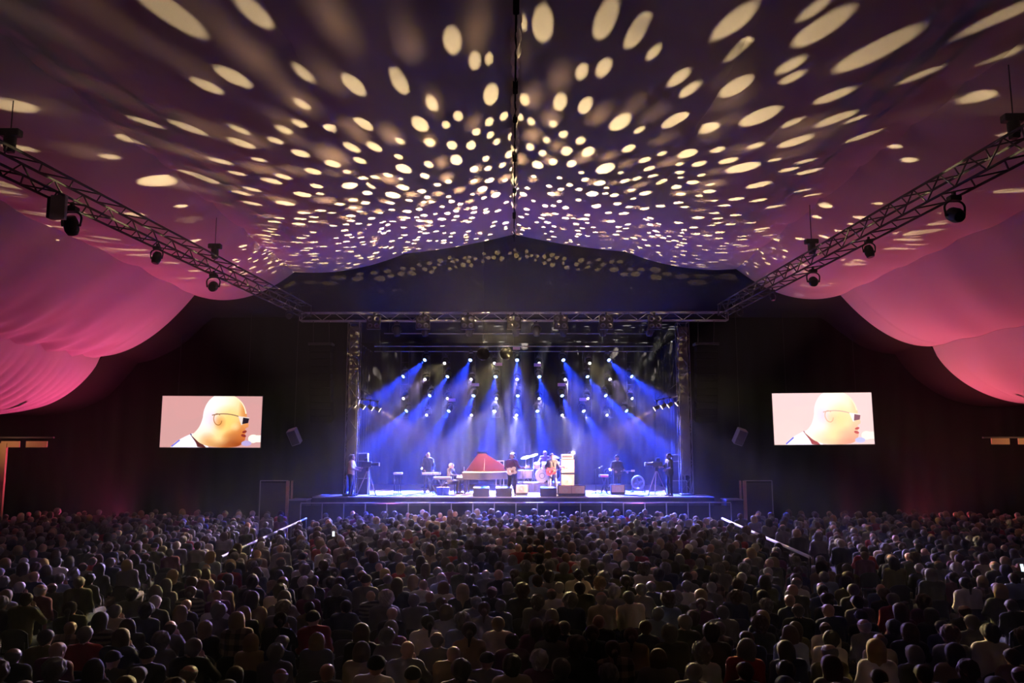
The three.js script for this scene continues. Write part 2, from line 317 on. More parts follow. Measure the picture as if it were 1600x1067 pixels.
for (const [T, px, py, ax, ay, az, s, label] of [
  [TL, 112, 305, 0, 2, 1, 1.05, 'large dark moving light hanging beside the pale box on the long truss'], [TL, 246, 372, -1, -6, 1, 0.8, 'dark moving light pointing straight down beyond the pale box'],
  [TL, 336, 412, 0.4, -1, 2, 1.0, 'round dark moving light hanging under the midway hoist by the pleated drape'], [TL, 455, 470, 0, -1, 3, 0.7, 'small pale-faced moving light at the stage end of the truss by the pleated drape'],
  [TR, 1492, 290, 0, -1, 2, 1.05, 'large dark moving light on the truss by the smooth drape, nearest its hoist'], [TR, 1357, 358, 1, -6, 1, 0.8, 'slim dark moving light pointing straight down from the truss by the smooth drape'],
  [TR, 1269, 406, -0.4, -1, 2, 0.95, 'round dark moving light under the midway hoist by the smooth drape'], [TR, 1205, 440, 0, -3, 1, 0.65, 'small dark moving light near the stage end of the truss by the smooth drape'], [TR, 1155, 470, 0, -1, 3, 0.65, 'last small moving light at the stage end of the truss by the smooth drape']]) {
  const p = along(T, px, py); p.y -= 0.21 + 0.5 * s; movingHead('moving_light', label, null, p, p.clone().add(V(ax, ay, az)), s, offLens);
}
{
  const p = along(TL, 88, 292), t = thing('pale_box', 'pale flat box hanging from the long truss by the pleated drape', 'box', null, V(p.x + 0.1, p.y - 0.5, p.z));
  part(t, 'panel', G.box(0.34, 0.56, 0.12, 0, 0, 0, 0.015), std([0.5, 0.46, 0.46], 0.7)); part(t, 'side_case', G.box(0.1, 0.5, 0.26, -0.2, 0, -0.08, 0.02), M.blackPaint); part(t, 'bracket', G.box(0.06, 0.12, 0.06, 0, 0.33, -0.02), M.blackMetal);
}
// blinders under the front truss: dark boxes with four lamp faces
const blinderBody = G.box(0.62, 0.62, 0.18, 0, 0, 0, 0.03), blinderFace = G.lathe([[0, 0.01], [0.06, 0.015], [0.1, 0.035], [0.115, 0.05]], 14); blinderFace.rotateX(Math.PI / 2);
const dimFace = std([0.28, 0.27, 0.32], 0.25, 0.6);
['above the small white stand', 'above the keyboards', 'above the grand piano', 'above the singer', 'above the amplifier stack', 'above the musician in the hat', 'above the stage fan'].forEach((w, i) => {
  const px = [584, 661, 731, 803, 876, 947, 1023][i], p = at(px, 504, 35.0), t = thing('blinder_light', 'dark four-faced blinder on the front truss ' + w, 'stage light', null, p);
  part(t, 'housing', blinderBody, M.blackPaint); part(t, 'bracket', G.box(0.08, 0.2, 0.1, 0, 0.38, -0.05), M.blackMetal);
  for (const [x, y] of [[-1, 1], [1, 1], [-1, -1], [1, -1]]) part(t, 'lamp_face', blinderFace, dimFace).position.set(x * 0.15, y * 0.15, 0.075);
});
// dark moving lights hanging between the blinders
['small white stand', 'keyboards', 'grand piano', 'singer', 'drum kit', 'amplifier stack', 'musician in the hat', 'stage fan'].forEach((w, i) => {
  const px = [620, 664, 733, 806, 838, 880, 942, 1015][i], p = at(px, 518, 35.2), aim = at([635, 685, 742, 800, 852, 885, 955, 990][i], 752, 38);
  movingHead('moving_light', 'unlit moving light under the front truss, pointing at the ' + w, null, p, aim, 1.0, offLens);
});
// follow spots on a stand behind the viewer light the band from the house
[['piano and keyboards', 712, 38.4, 0.085, 0.8], ['singer', 800, 37, 0.05, 0.9], ['drum kit and amplifier stack', 872, 38.6, 0.055, 0.5], ['musician in the hat', 960, 38.2, 0.05, 0.6]].forEach(([w, px, d, ang, k], i) => {
  const p = V(-5 + i * 3.2, 9.4, 3.6), q = at(px, 752, d), dir = q.clone().sub(p).normalize(), t = thing('follow_spot', 'follow spot high behind the viewer, aimed at the ' + w, 'stage light', null, p), r = new THREE.Quaternion().setFromUnitVectors(V(0, 1, 0), dir);
  const h = part(t, 'barrel', G.lathe([[0, -0.5], [0.12, -0.48], [0.15, -0.2], [0.11, 0.1], [0.13, 0.3], [0.12, 0.3]], 18), M.blackPaint); h.quaternion.copy(r); part(h, 'lens', lensGeo, glowMat(TINT.front, 3)).position.y = 0.27;
  part(t, 'yoke', yokeGeo, M.blackPaint); rodMesh(t, 'hanger', V(0, 0.29, 0), V(0, 17.2 - p.y, 0), 0.02, M.blackMetal);
  const l = new THREE.SpotLight(col(TINT.front), LEVEL.front * k, 0, ang, 0.5, 2); l.position.copy(dir).multiplyScalar(0.33); l.target.position.copy(q); t.add(l); scene.add(l.target); l.castShadow = true;
});
// the wall of spotlights behind the band
// a disc pierced by narrow rays
function rayPlate(seed, rays, spread) {
  const s = new THREE.Shape(); s.absarc(0, 0, spread + 0.006, 0, Math.PI * 2, false);
  let q = seed; const R = () => { q = (q * 16807) % 2147483647; return q / 2147483647; };
  for (let k = 0; k < rays; k++) {
    const a = (k + 0.5 * R()) / rays * 6.2832, w = (0.4 + 0.25 * R()) * 6.2832 / rays, cuts = R() < 0.5 ? [[0.005 + 0.01 * R(), spread * (0.8 + 0.2 * R())]] : [[0.006, spread * 0.45], [spread * 0.55, spread * (0.75 + 0.25 * R())]];
    for (const [r0, r1] of cuts) { const p = new THREE.Path(); p.moveTo(r0 * Math.cos(a), r0 * Math.sin(a)); p.lineTo(r0 * Math.cos(a + w), r0 * Math.sin(a + w)); p.lineTo(r1 * Math.cos(a + w), r1 * Math.sin(a + w)); p.lineTo(r1 * Math.cos(a), r1 * Math.sin(a)); p.closePath(); s.holes.push(p); }
  }
  const g = new THREE.ExtrudeGeometry(s, { depth: 0.0008, bevelEnabled: false, curveSegments: 10 }); g.rotateX(-Math.PI / 2); return g;
}
function goboPlate(seed, holes, spread, r0, r1) {
  const s = new THREE.Shape(); s.absarc(0, 0, spread + 0.006, 0, Math.PI * 2, false);
  let q = seed; const R = () => { q = (q * 16807) % 2147483647; return q / 2147483647; }, made = []; let tries = 0;
  while (made.length < holes && tries++ < 4000) {
    const a = R() * 6.283, r = Math.sqrt(R()) * (spread - 0.003), x = r * Math.cos(a), y = r * Math.sin(a), k = r0 + R() * (r1 - r0);
    if (made.some((h) => Math.hypot(h[0] - x, h[1] - y) < k + h[2] + 0.0004)) continue;
    made.push([x, y, k]); const p = new THREE.Path(); p.absarc(x, y, k, 0, Math.PI * 2, true); s.holes.push(p);
  }
  const g = new THREE.ExtrudeGeometry(s, { depth: 0.0008, bevelEnabled: false, curveSegments: 8 }); g.rotateX(-Math.PI / 2); return g;
}
const gobos = [3, 17, 91, 1234].map((s) => rayPlate(s, 13, 0.033)), fanGobo = goboPlate(77, 54, 0.075, 0.0011, 0.0028);
const glowBlue = glowMat([0.25, 0.45, 1], 9), glowWhite = glowMat([1, 0.95, 1], 7), glowFan = glowMat([1, 0.95, 0.8], 6);
const gate = 0.09;
function stageSpot(label, p, aim, tint, level, angle, lensMat, gobo, name = 'stage_spotlight', group = null) {
  const t = movingHead(name, label, group, p, aim, 0.95, lensMat), h = t.children[2];
  const dir = aim.clone().sub(p).normalize();
  const l = new THREE.SpotLight(col(tint), level, 0, angle, 0.35, 2); l.position.copy(dir).multiplyScalar(0.205); t.add(l); l.target.position.copy(aim); scene.add(l.target); l.castShadow = true;
  l.shadow.radius = gobo ? 0.02 : 2;
  if (gobo) { const g = part(h, 'gobo_plate', gobo, M.blackPaint); g.position.set(0, 0.205 + gate, 0); part(h, 'gobo_arm', G.rod(V(0.1, 0.17, 0), V(0.04, 0.205 + gate, 0), 0.005), M.blackPaint); }
  return t;
}
const rowWord = ['top', 'second', 'third', 'fourth', 'fifth', 'sixth', 'seventh', 'lowest'];
const columnWord = ['outermost on the piano side', 'second from the piano side', 'third from the piano side', 'in the middle', 'third from the fan side', 'second from the fan side', 'outermost on the fan side'];
const colWord = (i, n) => n === 5 ? columnWord[[0, 1, 3, 5, 6][i]] : n === 4 ? columnWord[[0, 1, 5, 6][i]] : n === 3 ? columnWord[[0, 3, 6][i]] : columnWord[[0, 1, 2, 4, 5, 6][i]];
const blueRows = [[560, [666, 736, 808, 879, 949]], [585.5, [633, 701, 775, 842, 916, 984]], [615, [674, 741, 809, 877, 944]], [639, [638, 703, 773, 839, 910, 976]]];
const whiteRows = [[566, [696, 773, 842, 920]], [591, [666, 737, 808, 882, 951]], [620.5, [633, 701, 776, 842, 917, 985]], [646, [669, 738, 807, 877, 946]]];
const whitePower = [[0.8, 0.85, 0.8, 0.7], [2.1, 2.2, 2.1, 2, 2], [0.9, 1.8, 5, 2.4, 0.5, 0.8], [0.8, 4.2, 4.6, 2.6, 0.8]];
blueRows.forEach(([py, xs], r) => xs.forEach((px, i) => {
  const p = at(px, py, 44), lean = (px - 808) / 150, aim = V(p.x + lean * [4.8, 4.4, 3.6, 3.0][r], DECK, [-34.5, -37, -38.6, -39.4][r]);
  stageSpot('blue-beam stage spotlight, ' + rowWord[r] + ' blue row, ' + colWord(i, xs.length), p, aim, TINT.blue, LEVEL.blue * [0.9, 0.9, 1.2, 1.4][r], 0.2, glowBlue);
}));
whiteRows.forEach(([py, xs], r) => xs.forEach((px, i) => {
  const p = at(px, py, 44), lean = (px - 808) / 150, aim = V(p.x + lean * [5, 5, 4, 3.4][r], [1, 1, DECK, DECK][r], [-27, -30.5, -36, -38.5][r]);
  stageSpot('white-beam stage spotlight, ' + rowWord[r] + ' white row, ' + colWord(i, xs.length), p, aim, r === 0 ? [0.95, 0.78, 0.36] : r === 1 ? [0.5, 0.38, 1] : TINT.white, LEVEL.white * whitePower[r][i], 0.34, glowWhite, gobos[(i + r) % 4]).children[2].children[0].scale.set(0.75, 1, 0.75);
}));
// ladders the spotlights are clamped to
[633, 666, 698, 737, 775, 808, 842, 880, 917, 950, 985].forEach((px, i) => {
  const t = thing('spotlight_ladder', 'thin black ladder carrying spotlights, ' + ['first', 'second', 'third', 'fourth', 'fifth', 'sixth', 'seventh', 'eighth', 'ninth', 'tenth', 'eleventh'][i] + ' counted from the piano side', 'rigging');
  const a = at(px, 549, 44.1), b = at(px, 652, 44.1); b.x = a.x;
  for (const s of [-0.22, 0.22]) rodMesh(t, 'upright', V(a.x + s, a.y, a.z), V(a.x + s, b.y, a.z), 0.018, M.blackMetal);
  for (let k = 0; k <= 6; k++) { const y = a.y + (b.y - a.y) * k / 6; rodMesh(t, 'rung', V(a.x - 0.22, y, a.z), V(a.x + 0.22, y, a.z), 0.014, M.blackMetal); }
});
// small pink markers on the rigging
[[807, 544], [779, 569], [840, 570], [743, 601], [706, 625], [877, 601], [911, 624]].forEach(([px, py], i) => {
  const t = thing('pink_panel', 'small pink panel on the rigging, ' + ['topmost of all', 'above the grand piano, high', 'above the drum kit, high', 'above the grand piano, low', 'above the keyboards, low', 'above the amplifier stack', 'above the musician in the hat'][i], 'panel', null, at(px, py, 43.6));
  part(t, 'face', G.box(0.4, 0.17, 0.03, 0, 0, 0, 0.01), M.pinkTag); part(t, 'clip', G.box(0.06, 0.14, 0.5, 0, 0.05, -0.25), M.blackMetal);
});
// fans of light from the floor behind the band
for (const [px, py, d, ax, ay, power, label] of [[801, 716, 43.5, 0, 1, 3, 'floor spotlight fanning white beams up behind the singer'], [893, 714, 43.5, 0.35, 1, 2, 'floor spotlight fanning white beams up behind the amplifier stack'], [664, 738, 43.5, -0.55, 0.75, 0.8, 'floor spotlight shining up behind the keyboards'], [950, 741, 43.5, 0.5, 1.1, 0.7, 'floor spotlight shining up behind the musician in the hat']]) {
  const p = at(px, py, d), aim = p.clone().add(V(ax * 3, ay * 3, -0.1));
  const t = stageSpot(label, p, aim, TINT.fan, LEVEL.floorFan * power, 0.66, glowFan, fanGobo, 'floor_spotlight');
  t.remove(t.children[0]);
  part(t, 'stand', G.join([G.cyl(0.03, 0.03, p.y - DECK - 0.1, 8, 0, -(p.y - DECK) / 2 + 0.02, 0), G.cyl(0.2, 0.22, 0.04, 16, 0, -(p.y - DECK) + 0.03, 0), G.box(0.36, 0.05, 0.06, 0, -0.12, 0)]).scale(1 / 0.95, 1 / 0.95, 1 / 0.95), M.blackMetal);
}
// warm side lamps on arms from the towers
const glowSide = glowMat([1, 0.78, 0.55], 6);
for (const [xs, ys, s, label] of [[[553, 566, 579, 590], [632, 634.5, 636.5, 638.5], 1, 'piano'], [[1060, 1047, 1037, 1026], [629, 632, 634, 637], -1, 'fan']]) {
  xs.forEach((px, i) => {
    const p = at(px, ys[i], 36.9), aim = V(-s * (3.2 - i * 0.8), DECK + 0.6, -37.6), t = thing('side_lamp', 'warm side lamp on the arm at the ' + label + ' end, ' + ['next to the tower', 'second from the tower', 'third from the tower', 'at the tip of the arm'][i], 'stage light', null, p);
    const dir = aim.clone().sub(p).normalize(), q = new THREE.Quaternion().setFromUnitVectors(V(0, 1, 0), dir);
    const h = part(t, 'can', headGeo, M.blackPaint); h.quaternion.copy(q); h.scale.setScalar(0.62); const f = part(h, 'lens', lensGeo, glowSide); f.scale.set(1.75, 1, 1.75); f.position.set(0, 0.2, 0);
    part(t, 'bracket', G.join([G.rod(V(0, 0, 0), V(0, 0.3, 0), 0.02), G.box(0.1, 0.08, 0.1, 0, 0.32, 0)]), M.blackMetal);
    if (i % 2 === 0) return;
    const l = new THREE.SpotLight(col(TINT.side), LEVEL.side * (i === 3 ? 1.4 : 0.6), 0, 0.2, 0.6, 2); l.position.copy(dir).multiplyScalar(0.17); l.target.position.copy(aim); t.add(l); scene.add(l.target); l.castShadow = true;
  });
  const a = at(xs[0] - s * 4, ys[0] - 11, 36.9), b = at(xs[3] + s * 3, ys[3] - 11, 36.9), t = thing('lamp_arm', 'short pipe arm holding the side lamps at the ' + label + ' end', 'pipe');
  rodMesh(t, 'pipe', a, b, 0.028, M.alu); rodMesh(t, 'stay', a.clone().add(V(0, 0.7, 0.2)), b, 0.012, M.blackMetal);
}
// ---------------------------------------------------------------- two perforated lantern balls that throw dots of light
const BALL_A = at(791, 552, 33.8), BALL_B = at(755, 553, 33.9);
// where a line of sight through a pixel meets the ceiling lining
function onLiner(px, py) {
  const a = camera.position, dir = at(px, py, 1).sub(a); let last = 4;
  for (let d = 4; d < LINER_END + 0.1; d += 0.15) { const p = a.clone().addScaledVector(dir, d); if (Math.abs(p.x) < 26 && p.y > linerY(p.x, p.z)) { for (let k = 0; k < 8; k++) { const m = (last + d) / 2, q = a.clone().addScaledVector(dir, m); if (q.y > linerY(q.x, q.z)) d = m; else last = m; } return a.clone().addScaledVector(dir, d); } last = d; }
  return null;
}
const sharpDots = '265 18 50,398 20 36,20 165 34,325 135 24,366 121 30,228 191 18,198 217 13,295 200 20,30 231 17,172 245 14,345 252 16,375 203 14,245 282 36,305 272 18,425 283 16,395 318 12,283 322 11,210 335 13,304 376 12,92 374 7,165 372 9,175 394 5,267 411 8,707 65 32,742 95 22,764 92 15,475 115 20,553 133 28,625 130 26,472 163 17,498 180 22,568 193 22,657 195 26,675 162 20,716 182 16,767 149 27,787 182 15,766 211 13,776 222 12,706 227 17,470 240 18,520 256 18,623 245 12,631 264 22,670 257 14,713 250 20,718 263 13,759 248 11,547 290 22,567 278 13,586 277 12,630 293 17,614 305 20,664 275 14,701 284 11,495 291 13,474 304 16,531 319 11,446 318 16,571 317 12,610 317 12,501 329 11,20 306 6,816 36 18,848 40 38,945 33 37,993 53 30,1021 82 18,1145 36 42,1163 66 20,943 106 25,909 112 21,892 128 20,875 160 24,1060 122 24,1077 140 22,1149 136 32,1119 160 20,968 192 30,944 203 20,1055 187 28,1021 211 18,1110 198 24,1185 183 34,1180 228 15,1074 240 22,982 232 17,1034 240 11,1007 250 14,1092 256 15,1138 251 18,1160 262 30,830 190 14,812 183 13,880 210 15,907 220 16,854 219 12,828 230 14,840 258 19,893 256 16,884 265 12,945 264 26,1280 46 44,1272 14 24,1360 84 48,1565 25 36,1568 86 16,1436 118 20,1235 102 24,1238 121 20,1302 150 26,1228 164 20,1305 186 24,1336 186 12,1530 150 26,1345 214 16,1398 229 13,1420 250 15,1240 222 24,1575 209 11,1185 289 18,1232 265 14,1258 252 13,1170 289 16,1198 288 13,1253 298 9,1291 321 14,1276 339 10,1345 340 13,1288 370 11,1250 373 9,1312 361 9,1330 350 7,1372 318 9,1424 370 7,1185 313 12,1210 323 11,1150 311 13,1132 321 11,1108 299 13,1082 285 14,1057 292 13,1036 282 11,1020 275 12,995 279 11,976 283 12,960 305 12,1008 302 14,1032 322 12,1060 348 10,1090 340 12,925 303 18,925 266 8,932 322 14,905 296 11,890 289 11,858 291 10,874 278 9,852 322 10,868 334 9,1102 247 10,1052 230 12,1210 250 10,1520 300 6,1470 345 6,1420 250 8'.split(',').map((s) => s.trim().split(' ').map(Number));
const softDots = '75 42 36,158 22 36,325 20 34,155 138 24,302 108 28,398 90 44,205 207 16,322 200 26,140 238 26,300 240 26,390 216 26,280 288 16,372 297 15,410 264 26,440 313 20,297 343 13,520 28 54,640 68 36,745 48 42,515 122 30,468 158 34,555 205 28,567 232 24,612 212 30,677 163 24,740 192 20,520 244 38,690 254 18,607 280 26,643 304 18,698 278 20,508 313 22,555 325 18,600 314 12,875 122 30,832 153 28,815 86 18,935 181 28,1022 178 20,1140 118 18,1110 214 14,1035 218 18,871 228 18,857 250 18,978 256 14,1460 168 20,1315 100 14,590 330 13,540 340 12,420 338 14,742 283 18,770 300 10,660 320 12,1395 120 16,1555 165 20,60 165 24,415 352 10,470 352 9,330 300 10,350 318 9'.split(',').map((s) => s.trim().split(' ').map(Number));
const holesA = [], holesB = [];
function addHole(list, S, target, ang, gap = 1.06) {
  const dir = target.clone().sub(S).normalize(); if (dir.y < -0.86) return false;
  const clash = (L) => L.some((h) => h.dir.angleTo(dir) < (h.ang + ang) * gap + 0.003);
  if (clash(list)) return false;
  list.push({ dir, ang }); return true;
}
function aimDot(list, S, px, py, w, k = 1) { const q = onLiner(px, py); if (!q) return; const D = q.distanceTo(S), ang = Math.min(0.075, w / 2 * k * (-q.z) / F / D); addHole(list, S, q, ang); return true; }
for (const [x, y, w] of sharpDots) aimDot(holesA, BALL_A, x, y, w, 0.94);
for (const [x, y, w] of softDots) aimDot(holesB, BALL_B, x, y, w, 0.9);
const nearListed = (px, py) => sharpDots.some(([x, y, w]) => Math.abs(px - x) < w * 0.8 + 4 && Math.abs(py - y) < w * 0.55 + 3);
for (let k = 0, n = 0; k < 3000 && n < 75; k++) {   // mid-sized dots between the ones listed above
  const py = rr(150, 305), px = 803 + (rnd() * 2 - 1) * 470, w = rr(11, 19) * (1.25 - (py - 150) / 400); if (nearListed(px, py)) continue;
  const q = onLiner(px, py); if (!q) continue; const ang = w / 2 * (-q.z) / F / q.distanceTo(BALL_A);
  if (rnd() < 0.7 ? addHole(holesA, BALL_A, q, ang, 1.5) : addHole(holesB, BALL_B, q, ang * 1.2, 1.5)) n++;
}
// the many small dots further down the lining
for (let k = 0, n = 0; k < 16000 && n < 470; k++) {
  const py = 255 + 175 * Math.pow(rnd(), 0.62), half = py < 300 ? 330 : 330 + (py - 300) * 1.2, px = 803 + (rnd() * 2 - 1) * half;
  if (nearListed(px, py)) continue;
  const q = onLiner(px, py); if (!q || q.z > -18) continue;
  const D = q.distanceTo(BALL_A), w = rr(6, 10.5) * (py > 350 ? 0.85 : 1.1), ang = Math.min(0.05, w / 2 * (-q.z) / F / D);
  if (rnd() < 0.82) { if (addHole(holesA, BALL_A, q, ang, 1.3)) n++; } else if (addHole(holesB, BALL_B, q, ang * 1.15, 1.4)) n++;
}
// dots that reach the gable cloth, the towers, the trusses, the back cloth and the audience
for (let k = 0; k < 900; k++) { const px = rr(410, 1150), lim = 388 + 48 * Math.pow(Math.min(1, Math.abs(px - 803) / 330), 1.3) * 0.9; const p = at(px, lim + 28 * rnd() * Math.sin(Math.min(1, Math.abs(px - 803) / 300) * 2.9 + 0.1), 34.9 + rnd() * 0.6); if (rnd() < 0.5) addHole(holesA, BALL_A, p, 0.014 + 0.012 * rnd()); }
for (let k = 0; k < 240; k++) { const px = rnd() < 0.6 ? rr(541, 566) : rr(1054, 1080); addHole(holesA, BALL_A, at(px, rr(520, 720), 36.8), 0.005 + 0.005 * rnd()); }
for (let k = 0; k < 170; k++) addHole(holesA, BALL_A, at(rr(480, 1125), rr(488, 503), 35.0), 0.005 + 0.012 * rnd());
for (const T of [TL, TR]) for (let k = 0; k < 60; k++) addHole(holesA, BALL_A, T[0].clone().lerp(T[2], rnd()).add(V(0, rr(-0.2, 0.2), 0)), 0.006 + 0.006 * rnd());
const lit = '779 962 10,870 905 11,837 893 8,760 880 7,690 885 8,725 870 8,812 893 9,648 890 9,735 930 6,1000 835 8,985 850 7,1235 825 9,1255 835 9,1140 812 7,1300 905 12,1262 860 8,1225 845 8,1330 822 5,1395 838 6,488 970 8,440 820 7,380 845 8,560 885 6,480 850 8,590 850 7,540 880 7,600 860 7,312 838 7,270 842 7,260 815 5,200 830 5,290 820 6,330 850 7,1430 955 8,720 845 8,905 830 8,930 850 7,855 860 7,760 840 7,810 855 7,1040 880 7,1100 850 7,1165 870 7,1190 850 7,640 845 7,675 860 7,705 825 6,880 870 6,960 885 6,1010 905 6,560 840 7,520 860 7,455 880 7,1080 910 6,1120 830 7,1165 822 7,1205 815 6,350 800 5,400 815 6,470 815 6,540 800 5'.split(',').map((s) => s.split(' ').map(Number));
const crowdDot = ([px, py, w], k) => { const d = 2.85 * F / Math.max(20, py - 695), p = at(px, py, d), D = p.distanceTo(BALL_A); addHole(holesA, BALL_A, p, Math.min(0.03, Math.max(0.0075, w * k * d / F / D))); };
lit.forEach((q) => crowdDot(q, 0.75));
for (let k = 0; k < 420; k++) { const d = 8 + 27 * Math.pow(rnd(), 0.8), p = V(rr(-0.62, 0.62) * d, 1.15, -d); if (rnd() < Math.max(0.1, 1.1 - Math.abs(p.x) / 16)) addHole(holesA, BALL_A, p, 0.009 + 0.008 * rnd()); }
function perforatedShell(holes, r) {
  const low = -0.9, R = (d) => new THREE.Vector2(d.x / (1 + d.y), d.z / (1 + d.y)), maxR = Math.sqrt(1 - low * low) / (1 + low);
  const contour = Array.from({ length: 64 }, (_, i) => new THREE.Vector2(maxR * Math.cos(i / 64 * 6.28319), maxR * Math.sin(i / 64 * 6.28319)));
  const rings = holes.map(({ dir, ang }) => { const u = V(0, 1, 0).cross(dir); if (u.lengthSq() < 1e-6) u.set(1, 0, 0); u.normalize(); const v = dir.clone().cross(u), n = 14; return Array.from({ length: n }, (_, i) => { const a = -i / n * 6.28319; return R(dir.clone().multiplyScalar(Math.cos(ang)).addScaledVector(u, Math.sin(ang) * Math.cos(a)).addScaledVector(v, Math.sin(ang) * Math.sin(a)).normalize()); }); });
  rings.forEach((g) => { if (!THREE.ShapeUtils.isClockWise(g)) g.reverse(); });
  const tri = THREE.ShapeUtils.triangulateShape(contour, rings), all = [...contour, ...rings.flat()];
  // swap diagonals until the triangles are as compact as they can be, so that flat facets never cut across a hole
  {
    const he = new Map(), key = (a, b) => a * 100000 + b, set = (t) => { for (let i = 0; i < 3; i++) he.set(key(tri[t][i], tri[t][(i + 1) % 3]), t); };
    const cross = (o, a, b) => (a.x - o.x) * (b.y - o.y) - (a.y - o.y) * (b.x - o.x);
    tri.forEach((t, i) => { if (cross(all[t[0]], all[t[1]], all[t[2]]) < 0) tri[i] = [t[0], t[2], t[1]]; set(i); });
    const todo = []; tri.forEach((t) => { for (let i = 0; i < 3; i++) if (t[i] < t[(i + 1) % 3]) todo.push([t[i], t[(i + 1) % 3]]); else todo.push([t[(i + 1) % 3], t[i]]); });
    let guard = 0;
    while (todo.length && guard++ < 3e6) {
      const [a, b] = todo.pop(), t0 = he.get(key(a, b)), t1 = he.get(key(b, a)); if (t0 === undefined || t1 === undefined || t0 === t1) continue;
      const c = tri[t0].find((v) => v !== a && v !== b), d = tri[t1].find((v) => v !== a && v !== b), [A, B, C, D] = [all[a], all[b], all[c], all[d]];
      if (cross(C, A, D) <= 1e-12 || cross(D, B, C) <= 1e-12) continue;
      const m = [A, B, C].map((p) => [p.x - D.x, p.y - D.y, (p.x - D.x) ** 2 + (p.y - D.y) ** 2]);
      const det = m[0][0] * (m[1][1] * m[2][2] - m[1][2] * m[2][1]) - m[0][1] * (m[1][0] * m[2][2] - m[1][2] * m[2][0]) + m[0][2] * (m[1][0] * m[2][1] - m[1][1] * m[2][0]);
      if (det <= 1e-14) continue;
      he.delete(key(a, b)); he.delete(key(b, a)); tri[t0] = [c, a, d]; tri[t1] = [d, b, c]; set(t0); set(t1);
      todo.push([a, d], [d, b], [b, c], [c, a]);
    }
  }
  const lift = (p) => { const q = p.lengthSq(), y = (1 - q) / (1 + q); return V(p.x * (1 + y), y, p.y * (1 + y)); };
  // cut long edges at their middles until the facets hug the sphere
  const up = all.map(lift), mids = new Map(), out = [], todo = tri.map((t) => [...t]);
  const mid = (a, b) => { const k = a < b ? a * 1e6 + b : b * 1e6 + a; let m = mids.get(k); if (m === undefined) { m = all.length; all.push(all[a].clone().add(all[b]).multiplyScalar(0.5)); up.push(lift(all[m])); mids.set(k, m); } return m; };
  while (todo.length) {
    const t = todo.pop(), e = [0, 1, 2].map((i) => up[t[i]].distanceTo(up[t[(i + 1) % 3]])), i = e.indexOf(Math.max(...e));
    if (e[i] < 0.055) { out.push(...t); continue; }
    const A = t[i], B = t[(i + 1) % 3], C = t[(i + 2) % 3], m = mid(A, B); todo.push([A, m, C], [m, B, C]);
  }
  const g = new THREE.BufferGeometry(); g.setAttribute('position', new THREE.Float32BufferAttribute(up.flatMap((p) => [p.x * r, p.y * r, p.z * r]), 3)); g.setIndex(out); g.computeVertexNormals();
  return g;
}
for (const [S, holes, tint, level, soft, label] of [[BALL_A, holesA, TINT.dots, LEVEL.ballSharp, 0.03, 'dark round lantern ball on a cable under the middle of the front truss'], [BALL_B, holesB, TINT.dotsSoft, LEVEL.ballSoft, 0.2, 'second dark lantern ball, hung on the piano side of the first']]) {
  const t = thing('lantern_ball', label, 'lamp', null, S), r = 0.27;
  part(t, 'perforated_shell', perforatedShell(holes, r), M.perforated);
  part(t, 'bottom_cap', G.lathe([[0, -r * 1.03], [r * 0.3, -r * 0.99], [r * 0.48, -r * 0.86], [r * 0.4, -r * 0.88]], 32), M.blackPaint);
  part(t, 'bulb', G.ball(0.006, 0, 0, 0, 8), glowMat(tint, 2));
  rodMesh(t, 'cable', V(0, r, 0), V(0, linerY(S.x, S.z) - S.y - 0.1, 0), 0.006, M.blackMetal);
  const l = new THREE.SpotLight(col(tint), level, 0, 1.5, 1, 2); l.position.set(0, 0, 0); l.target.position.copy(S).add(V(0, 0.3, 1)); t.add(l); scene.add(l.target); l.castShadow = true; l.shadow.radius = soft;
  if (holes === holesA) { const m = new THREE.PointLight(col(tint), LEVEL.ballBack, 0, 2); m.position.set(0, 0, 0); t.add(m); m.castShadow = true; m.shadow.radius = soft; }
}
